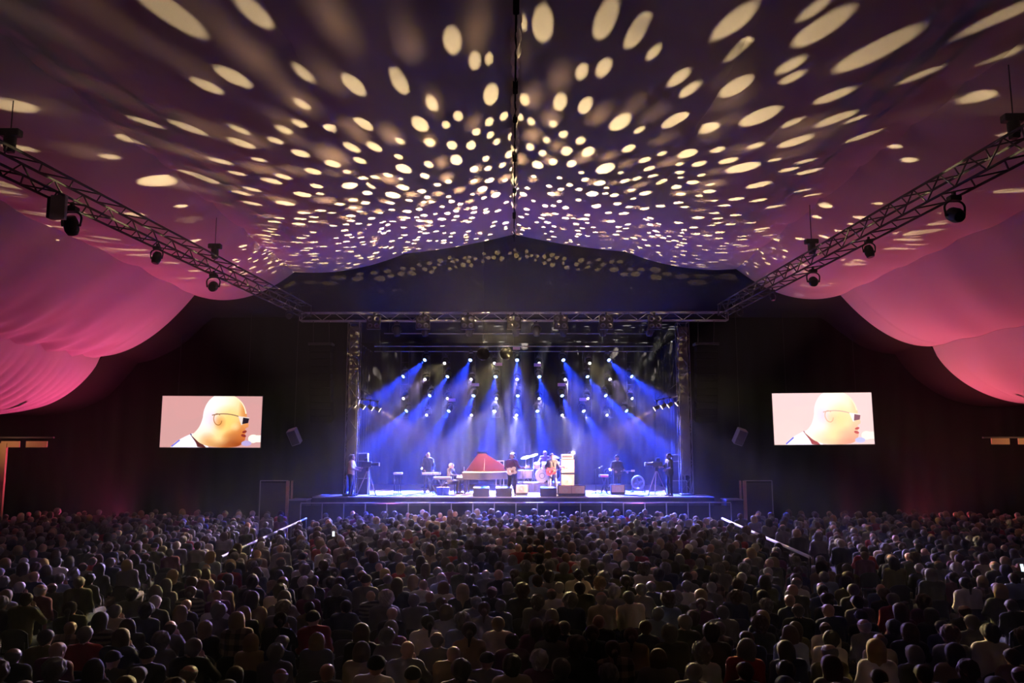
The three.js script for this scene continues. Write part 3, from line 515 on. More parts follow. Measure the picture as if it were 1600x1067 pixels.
// ---------------------------------------------------------------- video screens: a flat picture of a singer in profile
function profilePicture(pale) {
  const W = 512, H = 268, c = document.createElement('canvas'); c.width = W; c.height = H; const g = c.getContext('2d');
  g.fillStyle = pale ? '#f3d2cf' : '#cf9a98'; g.fillRect(0, 0, W, H);
  for (let i = 0; i < 14; i++) { g.fillStyle = pale ? `rgba(250,${205 + i * 2},215,0.10)` : `rgba(${200 + (i % 3) * 20},150,150,0.10)`; g.beginPath(); g.ellipse(rr(0, W), rr(0, H), rr(40, 110), rr(30, 80), 0, 0, 7); g.fill(); }
  const P = (pts) => { g.beginPath(); g.moveTo(pts[0], pts[1]); for (let i = 2; i < pts.length; i += 6) g.bezierCurveTo(...pts.slice(i, i + 6)); g.closePath(); };
  // shoulder
  g.fillStyle = pale ? '#fff6ff' : '#f4f0fb'; P([55, 268, 80, 232, 120, 214, 160, 196, 185, 190, 205, 220, 250, 268, 190, 268, 110, 268, 55, 268]); g.fill();
  g.fillStyle = pale ? '#a64b50' : '#5a2626'; P([152, 200, 165, 208, 205, 235, 235, 268, 215, 268, 190, 268, 190, 262, 185, 240, 165, 222, 152, 200]); g.fill();
  g.strokeStyle = pale ? '#b06a78' : '#2a2a6a'; g.lineWidth = 5; g.beginPath(); g.moveTo(152, 198); g.lineTo(192, 232); g.stroke();
  g.strokeStyle = '#5a5ae0'; g.lineWidth = 6; g.beginPath(); g.moveTo(60, 264); g.lineTo(100, 230); g.stroke();
  // head in profile facing right
  const head = () => P([158, 205, 200, 170, 205, 140, 212, 110, 212, 60, 235, 5, 290, -12, 350, -20, 405, 10, 425, 60, 436, 90, 438, 100, 436, 118, 440, 132, 452, 150, 446, 160, 440, 166, 430, 166, 431, 174, 440, 182, 436, 192, 430, 200, 438, 210, 434, 222, 428, 236, 412, 262, 392, 268, 330, 268, 260, 268, 215, 258, 190, 235, 176, 222, 165, 212, 158, 205]);
  const lg = g.createLinearGradient(200, 40, 440, 220);
  if (pale) { lg.addColorStop(0, '#ffffff'); lg.addColorStop(0.35, '#fffbe8'); lg.addColorStop(0.7, '#fbe9b8'); lg.addColorStop(1, '#f6b9a0'); } else { lg.addColorStop(0, '#fff2ff'); lg.addColorStop(0.3, '#fff0d0'); lg.addColorStop(0.6, '#fbd795'); lg.addColorStop(1, '#d8743c'); }
  g.fillStyle = lg; head(); g.fill(); g.save(); head(); g.clip();
  // soft patches of light and shade on the printed face
  const blob = (x, y, rx, ry, rgb, al, rot = 0) => { g.save(); g.translate(x, y); g.rotate(rot); g.scale(1, ry / rx); const q = g.createRadialGradient(0, 0, 0, 0, 0, rx); q.addColorStop(0, `rgba(${rgb},${al})`); q.addColorStop(0.5, `rgba(${rgb},${al * 0.6})`); q.addColorStop(1, `rgba(${rgb},0)`); g.fillStyle = q; g.fillRect(-rx, -rx, 2 * rx, 2 * rx); g.restore(); };
  const k = pale ? 0.55 : 1, dark = pale ? '235,130,110' : '150,62,18', mid = pale ? '245,180,140' : '205,110,40';
  blob(235, 80, 110, 150, '255,240,255', 0.95); blob(270, 20, 120, 70, '255,250,235', 0.8); blob(330, 130, 90, 90, '255,205,95', 0.75 * k); blob(255, 120, 40, 60, '255,200,235', 0.5);
  blob(395, 250, 90, 60, dark, 0.85 * k, 0.4); blob(330, 262, 110, 40, dark, 0.6 * k, 0.1); blob(405, 190, 50, 60, mid, 0.7 * k); blob(300, 215, 60, 50, '255,225,150', 0.5); blob(430, 70, 40, 90, mid, 0.75 * k); blob(300, 140, 34, 44, mid, 0.55 * k); blob(350, 205, 50, 30, mid, 0.5 * k, -0.5); blob(240, 235, 50, 50, mid, 0.45 * k); blob(380, 160, 30, 26, '255,235,180', 0.6);
  g.strokeStyle = '#fff3d0'; g.lineWidth = 8; g.beginPath(); g.moveTo(382, 4); g.quadraticCurveTo(424, 40, 432, 92); g.stroke();
  g.restore();
  // ear, glasses, lips
  g.strokeStyle = pale ? 'rgba(225,170,130,0.8)' : 'rgba(160,95,35,0.9)'; g.lineWidth = 4; g.beginPath(); g.ellipse(288, 122, 20, 30, -0.25, 0.4, 5.6); g.stroke();
  g.lineWidth = 5; g.strokeStyle = pale ? '#d8b4a4' : '#8a6a50'; g.beginPath(); g.moveTo(258, 100); g.quadraticCurveTo(330, 82, 400, 108); g.stroke();
  g.fillStyle = pale ? '#fff4ee' : '#e8d8d0'; g.beginPath(); g.moveTo(392, 104); g.lineTo(450, 112); g.lineTo(446, 128); g.lineTo(410, 152); g.closePath(); g.fill();
  g.fillStyle = pale ? '#8a5a68' : '#1c1420'; g.beginPath(); g.moveTo(418, 112); g.lineTo(449, 117); g.lineTo(444, 140); g.lineTo(414, 146); g.closePath(); g.fill();
  g.fillStyle = pale ? '#c95a5a' : '#8c2a22'; g.beginPath(); g.ellipse(428, 186, 12, 6, -0.3, 0, 7); g.ellipse(424, 206, 13, 7, 0.3, 0, 7); g.fill();
  // microphone
  g.fillStyle = '#fff8e8'; g.beginPath(); g.ellipse(474, 222, 26, 22, 0, 0, 7); g.fill(); g.fillRect(474, 204, 38, 36);
  g.fillStyle = pale ? '#c9c6f0' : '#b9a6d8'; g.beginPath(); g.ellipse(440, 246, 26, 14, 0, 0, 7); g.fill();
  const t = new THREE.CanvasTexture(c); t.colorSpace = THREE.SRGBColorSpace; t.magFilter = THREE.LinearFilter; return t;
}
for (const [a, b, pale, label] of [[[255.5, 619], [407, 699], 0, 'video screen with the darker picture of a bald singer at a microphone'], [[1206.5, 614], [1364.5, 694.5], 1, 'video screen with the paler, washed-out picture of a bald singer']]) {
  const d = 36.6, p = at(a[0], a[1], d), q = at(b[0], b[1], d), w = q.x - p.x, h = p.y - q.y, t = thing('video_screen', label, 'screen', null, V((p.x + q.x) / 2, (p.y + q.y) / 2, -d));
  const turn = new THREE.Group(); t.rotation.y = pale ? -0.03 : 0.02; t.rotation.z = pale ? 0.008 : -0.004;
  const mat = new THREE.MeshStandardMaterial({ color: 0x050505, roughness: 0.6, emissive: 0xffffff, emissiveIntensity: LEVEL.screen, emissiveMap: profilePicture(pale) });
  part(t, 'display', new THREE.PlaneGeometry(w, h), mat).position.z = 0.06;
  part(t, 'frame', G.join([G.box(w + 0.06, 0.03, 0.14, 0, h / 2 + 0.018, 0), G.box(w + 0.06, 0.03, 0.14, 0, -h / 2 - 0.018, 0), G.box(0.03, h, 0.14, -w / 2 - 0.018, 0, 0), G.box(0.03, h, 0.14, w / 2 + 0.018, 0, 0), G.box(w, h, 0.05, 0, 0, -0.03)]), M.blackPaint);
  for (const s of [-0.35, 0.35]) { const x = s * w; rodMesh(t, 'hanging_cable', V(x, h / 2 + 0.03, 0), V(x, 17.2 - t.position.y, 0), 0.015, M.blackMetal); }
  const l = new THREE.RectAreaLight(new THREE.Color(pale ? 0xffd8c8 : 0xffb898), LEVEL.screen * (pale ? 0.75 : 0.5), w, h); l.position.z = 0.09; l.rotation.y = Math.PI; t.add(l);
}
// ---------------------------------------------------------------- stage
{
  const t = thing('stage_platform', 'wide raised stage platform with a dark front skirt and a pale worn deck', 'stage');
  // deck boards laid side by side
  const n = 17, w = (deckR - deckL) / n;
  const boards = [0.9, 1, 1.08].map((k) => std([0.15 * k, 0.147 * k, 0.16 * k], 0.42));
  for (let i = 0; i < n; i++) for (const [z0, z1, row] of [[-36, -40, 0], [-40, -44, 1], [-44, -47, 2]]) part(t, 'deck_board', G.box(w - 0.012, 0.06, z0 - z1 - 0.012, deckL + w * (i + 0.5), DECK - 0.03, (z0 + z1) / 2), row ? M.deckBack : boards[i % 3]);
  part(t, 'edge_trim', G.box(deckR - deckL, 0.05, 0.04, (deckL + deckR) / 2, DECK - 0.025, -35.98, 0.01), M.alu);
  part(t, 'skirt', foldedCloth(deckL, deckR, 0, DECK - 0.05, -36.03, 0.02, 0.45), new THREE.MeshLambertMaterial({ color: col([0.03, 0.03, 0.04]), side: THREE.DoubleSide }));
  part(t, 'understructure', G.box(deckR - deckL - 0.2, DECK - 0.1, 10.7, (deckL + deckR) / 2, (DECK - 0.1) / 2, -41.5), M.blackPaint);
}
{
  const t = thing('stage_canopy', 'black cloth roof over the stage behind the front truss', 'canopy'), y = trussY + 0.25;
  part(t, 'cloth', G.box(22, 0.06, 9.6, 0, y, -42.3), M.blackFelt); for (const [x, z] of [[-9, -38], [9, -38], [-9, -46.5], [9, -46.5]]) rodMesh(t, 'hanger', V(x, y, z), V(x, 17.3, z), 0.015, M.blackMetal);
}
{ // crowd barrier before the stage
  const t = thing('crowd_barrier', 'low metal barrier rail running along the foot of the stage', 'barrier'), a = at(470, 786, 34.6), b = at(1142, 785, 34.6), n = 20;
  rodMesh(t, 'top_rail', a, b, 0.03, M.alu);
  for (let i = 0; i <= n; i++) { const x = a.x + (b.x - a.x) * i / n; rodMesh(t, 'post', V(x, 0, a.z), V(x, a.y, a.z), 0.022, M.alu); if (i < n) part(t, 'sheet', G.box((b.x - a.x) / n - 0.06, a.y - 0.2, 0.02, x + (b.x - a.x) / n / 2, (a.y) / 2, a.z), M.blackFelt); }
}
for (const [px, s, label] of [[450, -1, 'lit metal wing rail beside the stage, under the sharper screen'], [1163, 1, 'lit metal wing rail beside the stage, under the paler screen']]) {
  const t = thing('wing_rail', label, 'frame'), d = 35.6, top = at(px, 751, d), far = at(px + s * 43, 751, d);
  part(t, 'upright', G.box(0.14, top.y, 0.12, top.x, top.y / 2, -d, 0.02), M.tan);
  part(t, 'upright', G.box(0.07, top.y, 0.12, top.x - s * 0.16, top.y / 2, -d - 0.1, 0.01), M.tan);
  rodMesh(t, 'rail', top, far, 0.025, M.alu); rodMesh(t, 'upright', V(far.x, 0, far.z), far, 0.025, M.alu);
  part(t, 'black_panel', G.box(Math.abs(far.x - top.x), top.y - 0.1, 0.03, (far.x + top.x) / 2, top.y / 2 - 0.05, -d - 0.08), M.blackPaint);
  const st = thing('stage_step', s < 0 ? 'dark step block between the wing rail and the piano end of the stage' : 'dark step block between the wing rail and the fan end of the stage', 'step'), a = at(px + -s * 6, 780, d), b = at(px - s * 33, 780, d);
  part(st, 'tread', G.box(Math.abs(b.x - a.x), 0.05, 1.0, (a.x + b.x) / 2, a.y, -d, 0.01), M.alu); part(st, 'riser', G.box(Math.abs(b.x - a.x) - 0.05, a.y - 0.03, 0.9, (a.x + b.x) / 2, a.y / 2 - 0.02, -d), M.blackPaint);
}
for (const [px, s, label] of [[502, 1, 'dark hanging line of speakers at the piano end of the stage'], [1103, -1, 'dark hanging line of speakers at the fan end of the stage']]) {
  const t = thing('line_array', label, 'speaker'), top = at(px, 545, 35.2); let y = top.y, z = top.z, a = 0.02;
  for (let i = 0; i < 11; i++) { const g = new RoundedBoxGeometry(0.95, 0.3, 0.5, 2, 0.03), m = part(t, 'cabinet', g, M.blackFelt); m.position.set(top.x, y, z); m.rotation.x = a; y -= 0.31 * Math.cos(a); z -= 0.31 * Math.sin(a); a += 0.035; }
  for (const k of [-0.35, 0.35]) rodMesh(t, 'cable', V(top.x + k, top.y + 0.1, top.z), V(top.x + k, FT.y - 0.17, FT.z + 0.18), 0.015, M.blackMetal);
  part(t, 'bumper', G.box(1.05, 0.1, 0.6, top.x, top.y + 0.2, top.z), M.blackMetal);
}
for (const [px, s, label] of [[460, 1, 'small grey hanging speaker between the sharper screen and the stage'], [1156, -1, 'small grey hanging speaker between the paler screen and the stage']]) {
  const p = at(px, 682, 35.8), t = thing('hung_speaker', label, 'speaker', null, p);
  const c = part(t, 'cabinet', G.box(0.42, 0.72, 0.4, 0, 0, 0, 0.04), std([0.3, 0.28, 0.3], 0.7)); c.rotation.set(0.35, 0, s * 0.33); part(c, 'grille', G.box(0.36, 0.64, 0.02, 0, 0, 0.205, 0.008), M.darkGrey);
  rodMesh(t, 'hanger', V(0, 0.25, 0), V(0, 17.3 - p.y, 0), 0.015, M.blackMetal);
}
// ---------------------------------------------------------------- things on the stage
const onDeck = (px, d) => V(at(px, 760, d).x, DECK, -d);
const deckDepth = (py) => { const a = at(800, py, 10), k = (EYE - DECK) / (EYE - a.y) * 10; return k; };
// stage monitors
const wedgeGeo = (() => { const s = new THREE.Shape(); s.moveTo(0, 0); s.lineTo(0.5, 0); s.lineTo(0.5, 0.12); s.lineTo(0.2, 0.4); s.lineTo(0.02, 0.34); s.closePath(); const g = new THREE.ExtrudeGeometry(s, { depth: 0.7, bevelEnabled: true, bevelSize: 0.015, bevelThickness: 0.015, bevelSegments: 1 }); g.translate(-0.25, 0.015, -0.35); g.rotateY(Math.PI / 2); return g; })();
const wedgeGrille = G.box(0.6, 0.3, 0.02, 0, 0, 0, 0.008);
for (const [px, py, back, sc, label] of [
  [752, 776, 0, 1.0, 'black floor monitor wedge in front of the grand piano'], [787.5, 775, 0, 1.0, 'dark floor monitor wedge beside the singer, on the piano side'], [814, 773.5, 1, 0.92, 'pale-faced floor amplifier beside the singer, on the drum side'],
  [856.5, 776, 0, 1.0, 'black floor monitor wedge in front of the drum kit'], [882.5, 774.5, 1, 1, 'pale-faced floor amplifier below the amplifier stack, on the drum side'], [903, 774.5, 1, 1, 'pale-faced floor amplifier below the amplifier stack, on the fan side'], [965, 772.5, 1, 1, 'pale-faced floor amplifier in front of the musician in the hat']]) {
  const d = Math.min(40, Math.max(36.35, deckDepth(py))), t = thing(back ? 'floor_amplifier' : 'monitor_wedge', label, 'speaker', null, onDeck(px, d));
  if (!back) { const m = part(t, 'cabinet', wedgeGeo, M.blackPaint); m.rotation.y = 0; const g = part(t, 'grille', wedgeGrille, M.darkGrey); g.position.set(0, 0.28, -0.17); g.rotation.x = 0.8 - Math.PI / 2 + 1.5; }
  else {
    const b = part(t, 'cabinet', G.box(0.66, 0.42, 0.34, 0, 0.25, 0, 0.03), M.blackPaint); b.rotation.x = -0.1; const f = part(t, 'grille', G.box(0.58, 0.33, 0.02, 0, 0.26, 0.175, 0.008), M.grille); f.rotation.x = -0.1;
    part(t, 'foot_bar', G.box(0.6, 0.05, 0.3, 0, 0.025, 0), M.blackPaint);
    part(t, 'cone', G.lathe([[0.02, 0.012], [0.11, 0.0], [0.13, 0.004]], 18).rotateX(Math.PI / 2), std([0.5, 0.42, 0.34], 0.9)).position.set(0, 0.255, 0.19);
  }
}
{ // amplifier stack on a low dolly
  const d = 38.2, t = thing('amplifier_stack', 'tall stack of two pale-fronted amplifier cabinets with a head on top', 'amplifier', null, onDeck(886.5, d)), h = 0.66;
  part(t, 'dolly', G.box(1.05, 0.1, 0.6, 0, 0.19, 0, 0.02), M.blackPaint); for (const [x, z] of [[-0.45, 0.22], [0.45, 0.22], [-0.45, -0.22], [0.45, -0.22]]) part(t, 'caster', G.cyl(0.07, 0.07, 0.05, 12).rotateZ(Math.PI / 2), M.blackMetal).position.set(x, 0.07, z);
  for (const k of [0, 1]) {
    const c = part(t, 'cabinet', G.box(0.66, h, 0.38, 0, 0.26 + h / 2 + k * (h + 0.03), 0, 0.025), M.blackPaint);
    part(c, 'grille', G.box(0.6, h - 0.07, 0.02, 0, 0.26 + h / 2 + k * (h + 0.03), 0.195, 0.01), M.grille);
    part(c, 'speaker_cone', G.lathe([[0.03, 0.02], [0.2, 0.002], [0.225, 0.006]], 24).rotateX(Math.PI / 2), std([0.62, 0.5, 0.40], 0.95)).position.set(0, 0.26 + h / 2 + k * (h + 0.03), 0.205);
  }
  const head = part(t, 'head', G.box(0.56, 0.22, 0.3, 0, 0.26 + 2 * h + 0.15, 0, 0.03), M.cream); part(head, 'control_panel', G.box(0.48, 0.1, 0.015, 0, 0.26 + 2 * h + 0.16, 0.152), M.darkGrey);
  part(head, 'carry_handle', G.tube([V(-0.14, 0.26 + 2 * h + 0.26, 0), V(-0.1, 0.26 + 2 * h + 0.3, 0), V(0.1, 0.26 + 2 * h + 0.3, 0), V(0.14, 0.26 + 2 * h + 0.26, 0)], 0.012), M.blackPaint);
}
{ // grand piano: keyboard end towards the seated player, lid open to the audience
  const d = 38.6, t = thing('grand_piano', 'black grand piano with its lid propped open over a red-lit underside', 'piano', null, onDeck(724, d));
  const outline = (g) => { g.moveTo(0, -0.72); g.lineTo(0, 0.72); g.lineTo(1.7, 0.72); g.bezierCurveTo(2.15, 0.72, 2.2, 0.3, 1.95, 0.15); g.bezierCurveTo(1.6, -0.05, 1.55, -0.35, 1.1, -0.62); g.bezierCurveTo(0.9, -0.74, 0.6, -0.74, 0, -0.72); return g; };
  const rim = new THREE.ExtrudeGeometry(outline(new THREE.Shape()), { depth: 0.3, bevelEnabled: true, bevelSize: 0.02, bevelThickness: 0.02, bevelSegments: 2, curveSegments: 10 }); rim.rotateX(-Math.PI / 2); rim.translate(0, 0.68, 0);
  part(t, 'case', rim, M.pianoBlack);
  const board = new THREE.ExtrudeGeometry(outline(new THREE.Shape()), { depth: 0.01, bevelEnabled: false, curveSegments: 10 }); board.rotateX(-Math.PI / 2); board.scale(0.94, 1, 0.94); board.translate(0.05, 1.005, 0); part(t, 'soundboard', board, M.brass);
  part(t, 'lip', G.tube([V(0.02, 1.0, 0.72), V(0.6, 1.0, 0.73), V(1.1, 1.0, 0.62), V(1.55, 1.0, 0.3), V(1.95, 1.0, -0.15), V(2.1, 1.0, -0.45)], 0.022, 30), M.white);
  const s = new THREE.Shape(); s.moveTo(0.06, 0); s.lineTo(0.72, 1.3); s.lineTo(1.02, 1.34); s.lineTo(1.5, 0.86); s.bezierCurveTo(1.75, 0.6, 2.05, 0.45, 2.0, 0.0); s.closePath();
  const lid = part(t, 'lid', new THREE.ExtrudeGeometry(s, { depth: 0.03, bevelEnabled: true, bevelSize: 0.01, bevelThickness: 0.01, bevelSegments: 1 }), M.lidUnder); lid.position.set(0, 1.02, -0.7); lid.rotation.x = 0.85;
  part(lid, 'front_flap', G.box(0.5, 0.03, 0.14, 0.9, 1.36, -0.02, 0.01), M.pianoBlack);
  rodMesh(t, 'prop_stick', V(1.0, 1.0, 0.5), V(1.02, 1.72, 0.02), 0.014, M.wood);
  const desk = part(t, 'key_bed', G.box(0.34, 0.12, 1.4, -0.14, 0.7, 0, 0.02), M.pianoBlack); part(desk, 'keys', G.box(0.16, 0.03, 1.22, -0.2, 0.775, 0), M.white); part(desk, 'music_desk', G.box(0.03, 0.24, 0.8, 0.02, 1.12, 0, 0.01), M.pianoBlack);
  for (const [x, z] of [[0.1, 0.58], [0.1, -0.58], [1.75, -0.35]]) { const l = part(t, 'leg', G.lathe([[0.05, 0], [0.045, 0.08], [0.035, 0.2], [0.06, 0.55], [0.075, 0.7]], 12), M.pianoBlack); l.position.set(x, 0, z); }
  part(t, 'pedal_lyre', G.join([G.box(0.05, 0.6, 0.06, 0.25, 0.36, 0.1), G.box(0.05, 0.6, 0.06, 0.25, 0.36, -0.1), G.box(0.12, 0.05, 0.34, 0.25, 0.06, 0)]), M.pianoBlack);
}
{ const t = thing('piano_stool', 'dark padded stool under the seated player at the piano', 'stool', null, onDeck(704, 38.2)); part(t, 'seat', G.box(0.5, 0.09, 0.38, 0, 0.47, 0, 0.03), M.blackPaint); for (const [x, z] of [[-0.2, 0.14], [0.2, 0.14], [-0.2, -0.14], [0.2, -0.14]]) rodMesh(t, 'leg', V(x, 0, z), V(x * 0.9, 0.45, z * 0.9), 0.02, M.blackMetal); }
function keyboard(px, d, w, h, turn, label, body) {
  const t = thing('keyboard', label, 'keyboard', null, onDeck(px, d)); t.rotation.y = turn;
  const c = part(t, 'case', G.box(w, 0.1, 0.34, 0, h, 0, 0.02), body); part(c, 'keys', G.box(w * 0.86, 0.02, 0.15, 0, h + 0.055, -0.07), M.white);
  part(c, 'end_block', G.box(0.05, 0.12, 0.36, -w / 2, h + 0.005, 0, 0.01), M.blackPaint); part(c, 'end_block', G.box(0.05, 0.12, 0.36, w / 2, h + 0.005, 0, 0.01), M.blackPaint);
  for (const z of [-0.14, 0.14]) { rodMesh(t, 'stand_leg', V(-w * 0.35, 0, z), V(w * 0.28, h - 0.05, z), 0.018, M.blackMetal); rodMesh(t, 'stand_leg', V(w * 0.35, 0, z), V(-w * 0.28, h - 0.05, z), 0.018, M.blackMetal); }
  rodMesh(t, 'foot_bar', V(-w * 0.35, 0.02, -0.22), V(-w * 0.35, 0.02, 0.22), 0.016, M.blackMetal); rodMesh(t, 'foot_bar', V(w * 0.35, 0.02, -0.22), V(w * 0.35, 0.02, 0.22), 0.016, M.blackMetal);
  return t;
}
keyboard(673, 38.6, 0.86, 0.92, 0.05, 'pale keyboard on a crossed black stand behind the blue drums', M.white);
keyboard(691, 37.7, 0.8, 0.74, -0.04, 'low slim keyboard in front of the seated player', M.darkGrey);
keyboard(944, 38.4, 0.42, 0.82, 0, 'small red keyboard next to the musician in the hat', M.red);
[[687.5, 'on the keyboard side'], [697, 'on the piano side']].forEach(([px, w]) => {
  const t = thing('blue_drum', 'short blue drum on the deck in front of the seated player, ' + w, 'drum', null, onDeck(px, 37.2));
  part(t, 'shell', G.lathe([[0.1, 0.02], [0.13, 0.0], [0.13, 0.04], [0.15, 0.2], [0.17, 0.34], [0.155, 0.35]], 20), M.blueShell); part(t, 'skin', G.cyl(0.165, 0.165, 0.02, 20, 0, 0.35, 0), M.white);
  part(t, 'hoop', new THREE.TorusGeometry(0.168, 0.012, 6, 24).rotateX(Math.PI / 2), M.chrome).position.y = 0.345;
});
{ // drum kit on a draped riser
  const d = 40.2, base = onDeck(845, d), r = thing('drum_riser', 'low drum riser wrapped in blue-lit cloth', 'platform', null, base), RH = 0.42;
  part(r, 'top', G.box(2.3, 0.05, 1.7, 0, RH, 0, 0.01), M.deckBack); part(r, 'cloth', (() => { const g = foldedCloth(-1.14, 1.14, 0, RH - 0.02, 0.86, 0.025, 0.22); return g; })(), std([0.2, 0.2, 0.3], 0.9, 0, { side: THREE.DoubleSide })); part(r, 'frame', G.box(2.2, RH - 0.06, 1.6, 0, RH / 2, 0), M.blackPaint);
  const t = thing('drum_kit', 'pale drum kit with brass cymbals on the riser', 'drums', null, base.clone().add(V(0, RH + 0.025, 0)));
  const drum = (name, rad, h, p, rot, head) => { const c = part(t, name, G.lathe([[rad * 0.96, -h / 2], [rad, -h / 2 + 0.02], [rad, h / 2 - 0.02], [rad * 0.96, h / 2]], 24), std([0.78, 0.7, 0.66], 0.3)); c.position.copy(p); if (rot) c.rotation.set(...rot); part(c, 'drum_head', G.cyl(rad * 0.96, rad * 0.96, h + 0.005, 24), head || M.white); for (const y of [h / 2 - 0.01, -h / 2 + 0.01]) part(c, 'hoop', new THREE.TorusGeometry(rad + 0.004, 0.014, 6, 28).rotateX(Math.PI / 2), M.chrome).position.y = y; return c; };
  const b = drum('bass_drum', 0.32, 0.42, V(0.05, 0.33, 0.25), [Math.PI / 2, 0, 0]);
  part(b, 'emblem', new THREE.TorusGeometry(0.13, 0.012, 4, 24).rotateX(Math.PI / 2), M.darkGrey).position.y = 0.215;
  drum('rack_tom', 0.16, 0.24, V(-0.2, 0.82, 0.2), [0.35, 0, 0]); drum('rack_tom', 0.17, 0.26, V(0.22, 0.82, 0.2), [0.35, 0, 0]);
  drum('floor_tom', 0.2, 0.4, V(-0.62, 0.38, 0.1)); drum('floor_tom', 0.22, 0.42, V(-0.95, 0.38, -0.05)); drum('snare_drum', 0.18, 0.15, V(0.45, 0.6, -0.1));
  for (const [x, y, z, rad, tilt] of [[-0.75, 1.22, 0.1, 0.25, 0.25], [-0.35, 1.32, -0.1, 0.22, 0.3], [0.7, 1.25, 0.05, 0.27, -0.2], [0.95, 0.95, -0.05, 0.2, 0]]) {
    const c = part(t, 'cymbal', G.lathe([[0, 0.035], [0.04, 0.03], [0.06, 0.012], [rad, 0], [rad, -0.004], [0.05, 0.004]], 24), M.brass); c.position.set(x, y, z); c.rotation.set(0.25, 0, tilt);
    rodMesh(t, 'cymbal_stand', V(x, 0.25, z), V(x, y, z), 0.011, M.chrome); for (let k = 0; k < 3; k++) rodMesh(t, 'stand_foot', V(x, 0.28, z), V(x + 0.22 * Math.cos(k * 2.1), 0, z + 0.22 * Math.sin(k * 2.1)), 0.009, M.chrome);
  }
  for (const s of [-1, 1]) rodMesh(t, 'spur', V(0.05 + s * 0.3, 0.3, 0.35), V(0.05 + s * 0.4, 0, 0.42), 0.01, M.chrome);
  const st = thing('drum_stool', 'round stool hidden behind the drum kit', 'stool', null, base.clone().add(V(0.25, RH + 0.025, -0.55))); part(st, 'seat', G.cyl(0.18, 0.17, 0.08, 18, 0, 0.5, 0), M.blackPaint); rodMesh(st, 'post', V(0, 0.1, 0), V(0, 0.46, 0), 0.02, M.chrome); for (let k = 0; k < 3; k++) rodMesh(st, 'leg', V(0, 0.2, 0), V(0.22 * Math.cos(k * 2.1), 0, 0.22 * Math.sin(k * 2.1)), 0.012, M.chrome);
}
function micStand(px, d, h, boom, label) {
  const t = thing('microphone_stand', label, 'microphone stand', null, onDeck(px, d)), top = V(boom[0], h + boom[1], boom[2]);
  rodMesh(t, 'pole', V(0, 0.03, 0), V(0, h, 0), 0.011, M.blackMetal); rodMesh(t, 'boom', V(-boom[0] * 0.3, h - boom[1] * 0.3, 0), top, 0.009, M.blackMetal);
  for (let k = 0; k < 3; k++) rodMesh(t, 'foot', V(0, 0.12, 0), V(0.26 * Math.cos(k * 2.1 + 0.5), 0.01, 0.26 * Math.sin(k * 2.1 + 0.5)), 0.01, M.blackMetal);
  const m = part(t, 'microphone', G.lathe([[0.012, -0.15], [0.018, -0.04], [0.028, 0.0], [0.032, 0.03], [0.02, 0.055], [0, 0.06]], 14), M.darkGrey); m.position.copy(top); m.rotation.z = -0.9 * Math.sign(boom[0] || 1);
}
micStand(796.5, 36.7, 1.45, [0.13, 0.1, -0.05], 'slim microphone stand right before the singer');
micStand(676, 38.2, 1.2, [-0.25, 0.45, -0.1], 'tilted pale microphone stand over the keyboard with a crossed stand');
micStand(931, 38.0, 1.15, [0.3, 0.12, -0.1], 'microphone stand with a curled cable beside the small red keyboard');
micStand(875, 39.4, 1.65, [-0.35, 0.2, 0], 'tall microphone stand over the drum kit by the amplifier stack');
micStand(817, 39.0, 1.2, [0.3, 0.1, 0], 'microphone stand at the singer side of the drum kit');
{ const t = thing('tray_stand', 'small white-topped stand on thin legs standing alone at the piano side', 'stand', null, onDeck(621.5, 37.9)); part(t, 'tray', G.box(0.2, 0.1, 0.3, -0.1, 0.95, 0, 0.02), M.white); part(t, 'tray', G.box(0.2, 0.09, 0.3, 0.11, 0.95, 0, 0.02), M.white); for (const [x, z] of [[-0.15, 0.1], [-0.02, 0.12], [0.02, -0.1], [0.14, 0.1]]) rodMesh(t, 'leg', V(x, 0.0, z), V(x, 0.92, z), 0.013, M.blackMetal); part(t, 'base', G.box(0.42, 0.03, 0.34, 0, 0.015, 0, 0.01), M.blackPaint); }
{ const t = thing('hanging_rack', 'tall pale pipe rack between the piano and the singer', 'rack', null, onDeck(781, 39.6)); for (const x of [-0.18, 0.0, 0.19]) rodMesh(t, 'upright', V(x, 0, 0), V(x, 1.5, 0), 0.022, M.white); rodMesh(t, 'top_bar', V(-0.26, 1.5, 0), V(0.22, 1.5, 0), 0.03, M.white); rodMesh(t, 'cross_bar', V(-0.3, 0.92, 0), V(0.2, 0.92, 0), 0.018, M.white); for (const x of [-0.18, 0.19]) rodMesh(t, 'foot', V(x, 0.02, -0.2), V(x, 0.02, 0.2), 0.02, M.white); }
{ const t = thing('stage_fan', 'round drum fan on the deck behind the tripod camera', 'fan', null, onDeck(997, 39.3)); t.rotation.y = -0.5; part(t, 'housing', new THREE.TorusGeometry(0.3, 0.05, 10, 32), M.alu).position.y = 0.46; for (let k = 0; k < 8; k++) { const m = part(t, 'grille_wire', new THREE.TorusGeometry(0.05 + k * 0.032, 0.005, 4, 24), M.alu); m.position.set(0, 0.46, 0.06); } part(t, 'hub', G.cyl(0.06, 0.06, 0.14, 14).rotateX(Math.PI / 2), M.darkGrey).position.y = 0.46; for (let k = 0; k < 4; k++) { const b = part(t, 'blade', G.box(0.09, 0.24, 0.012, 0, 0.15, 0), M.darkGrey); b.position.y = 0.46; b.rotation.set(0, 0, k * Math.PI / 2 + 0.3); } part(t, 'foot', G.join([G.rod(V(-0.3, 0.46, 0), V(-0.3, 0.02, 0), 0.02), G.rod(V(0.3, 0.46, 0), V(0.3, 0.02, 0), 0.02), G.rod(V(-0.3, 0.02, -0.2), V(-0.3, 0.02, 0.2), 0.02), G.rod(V(0.3, 0.02, -0.2), V(0.3, 0.02, 0.2), 0.02)]), M.blackMetal); }
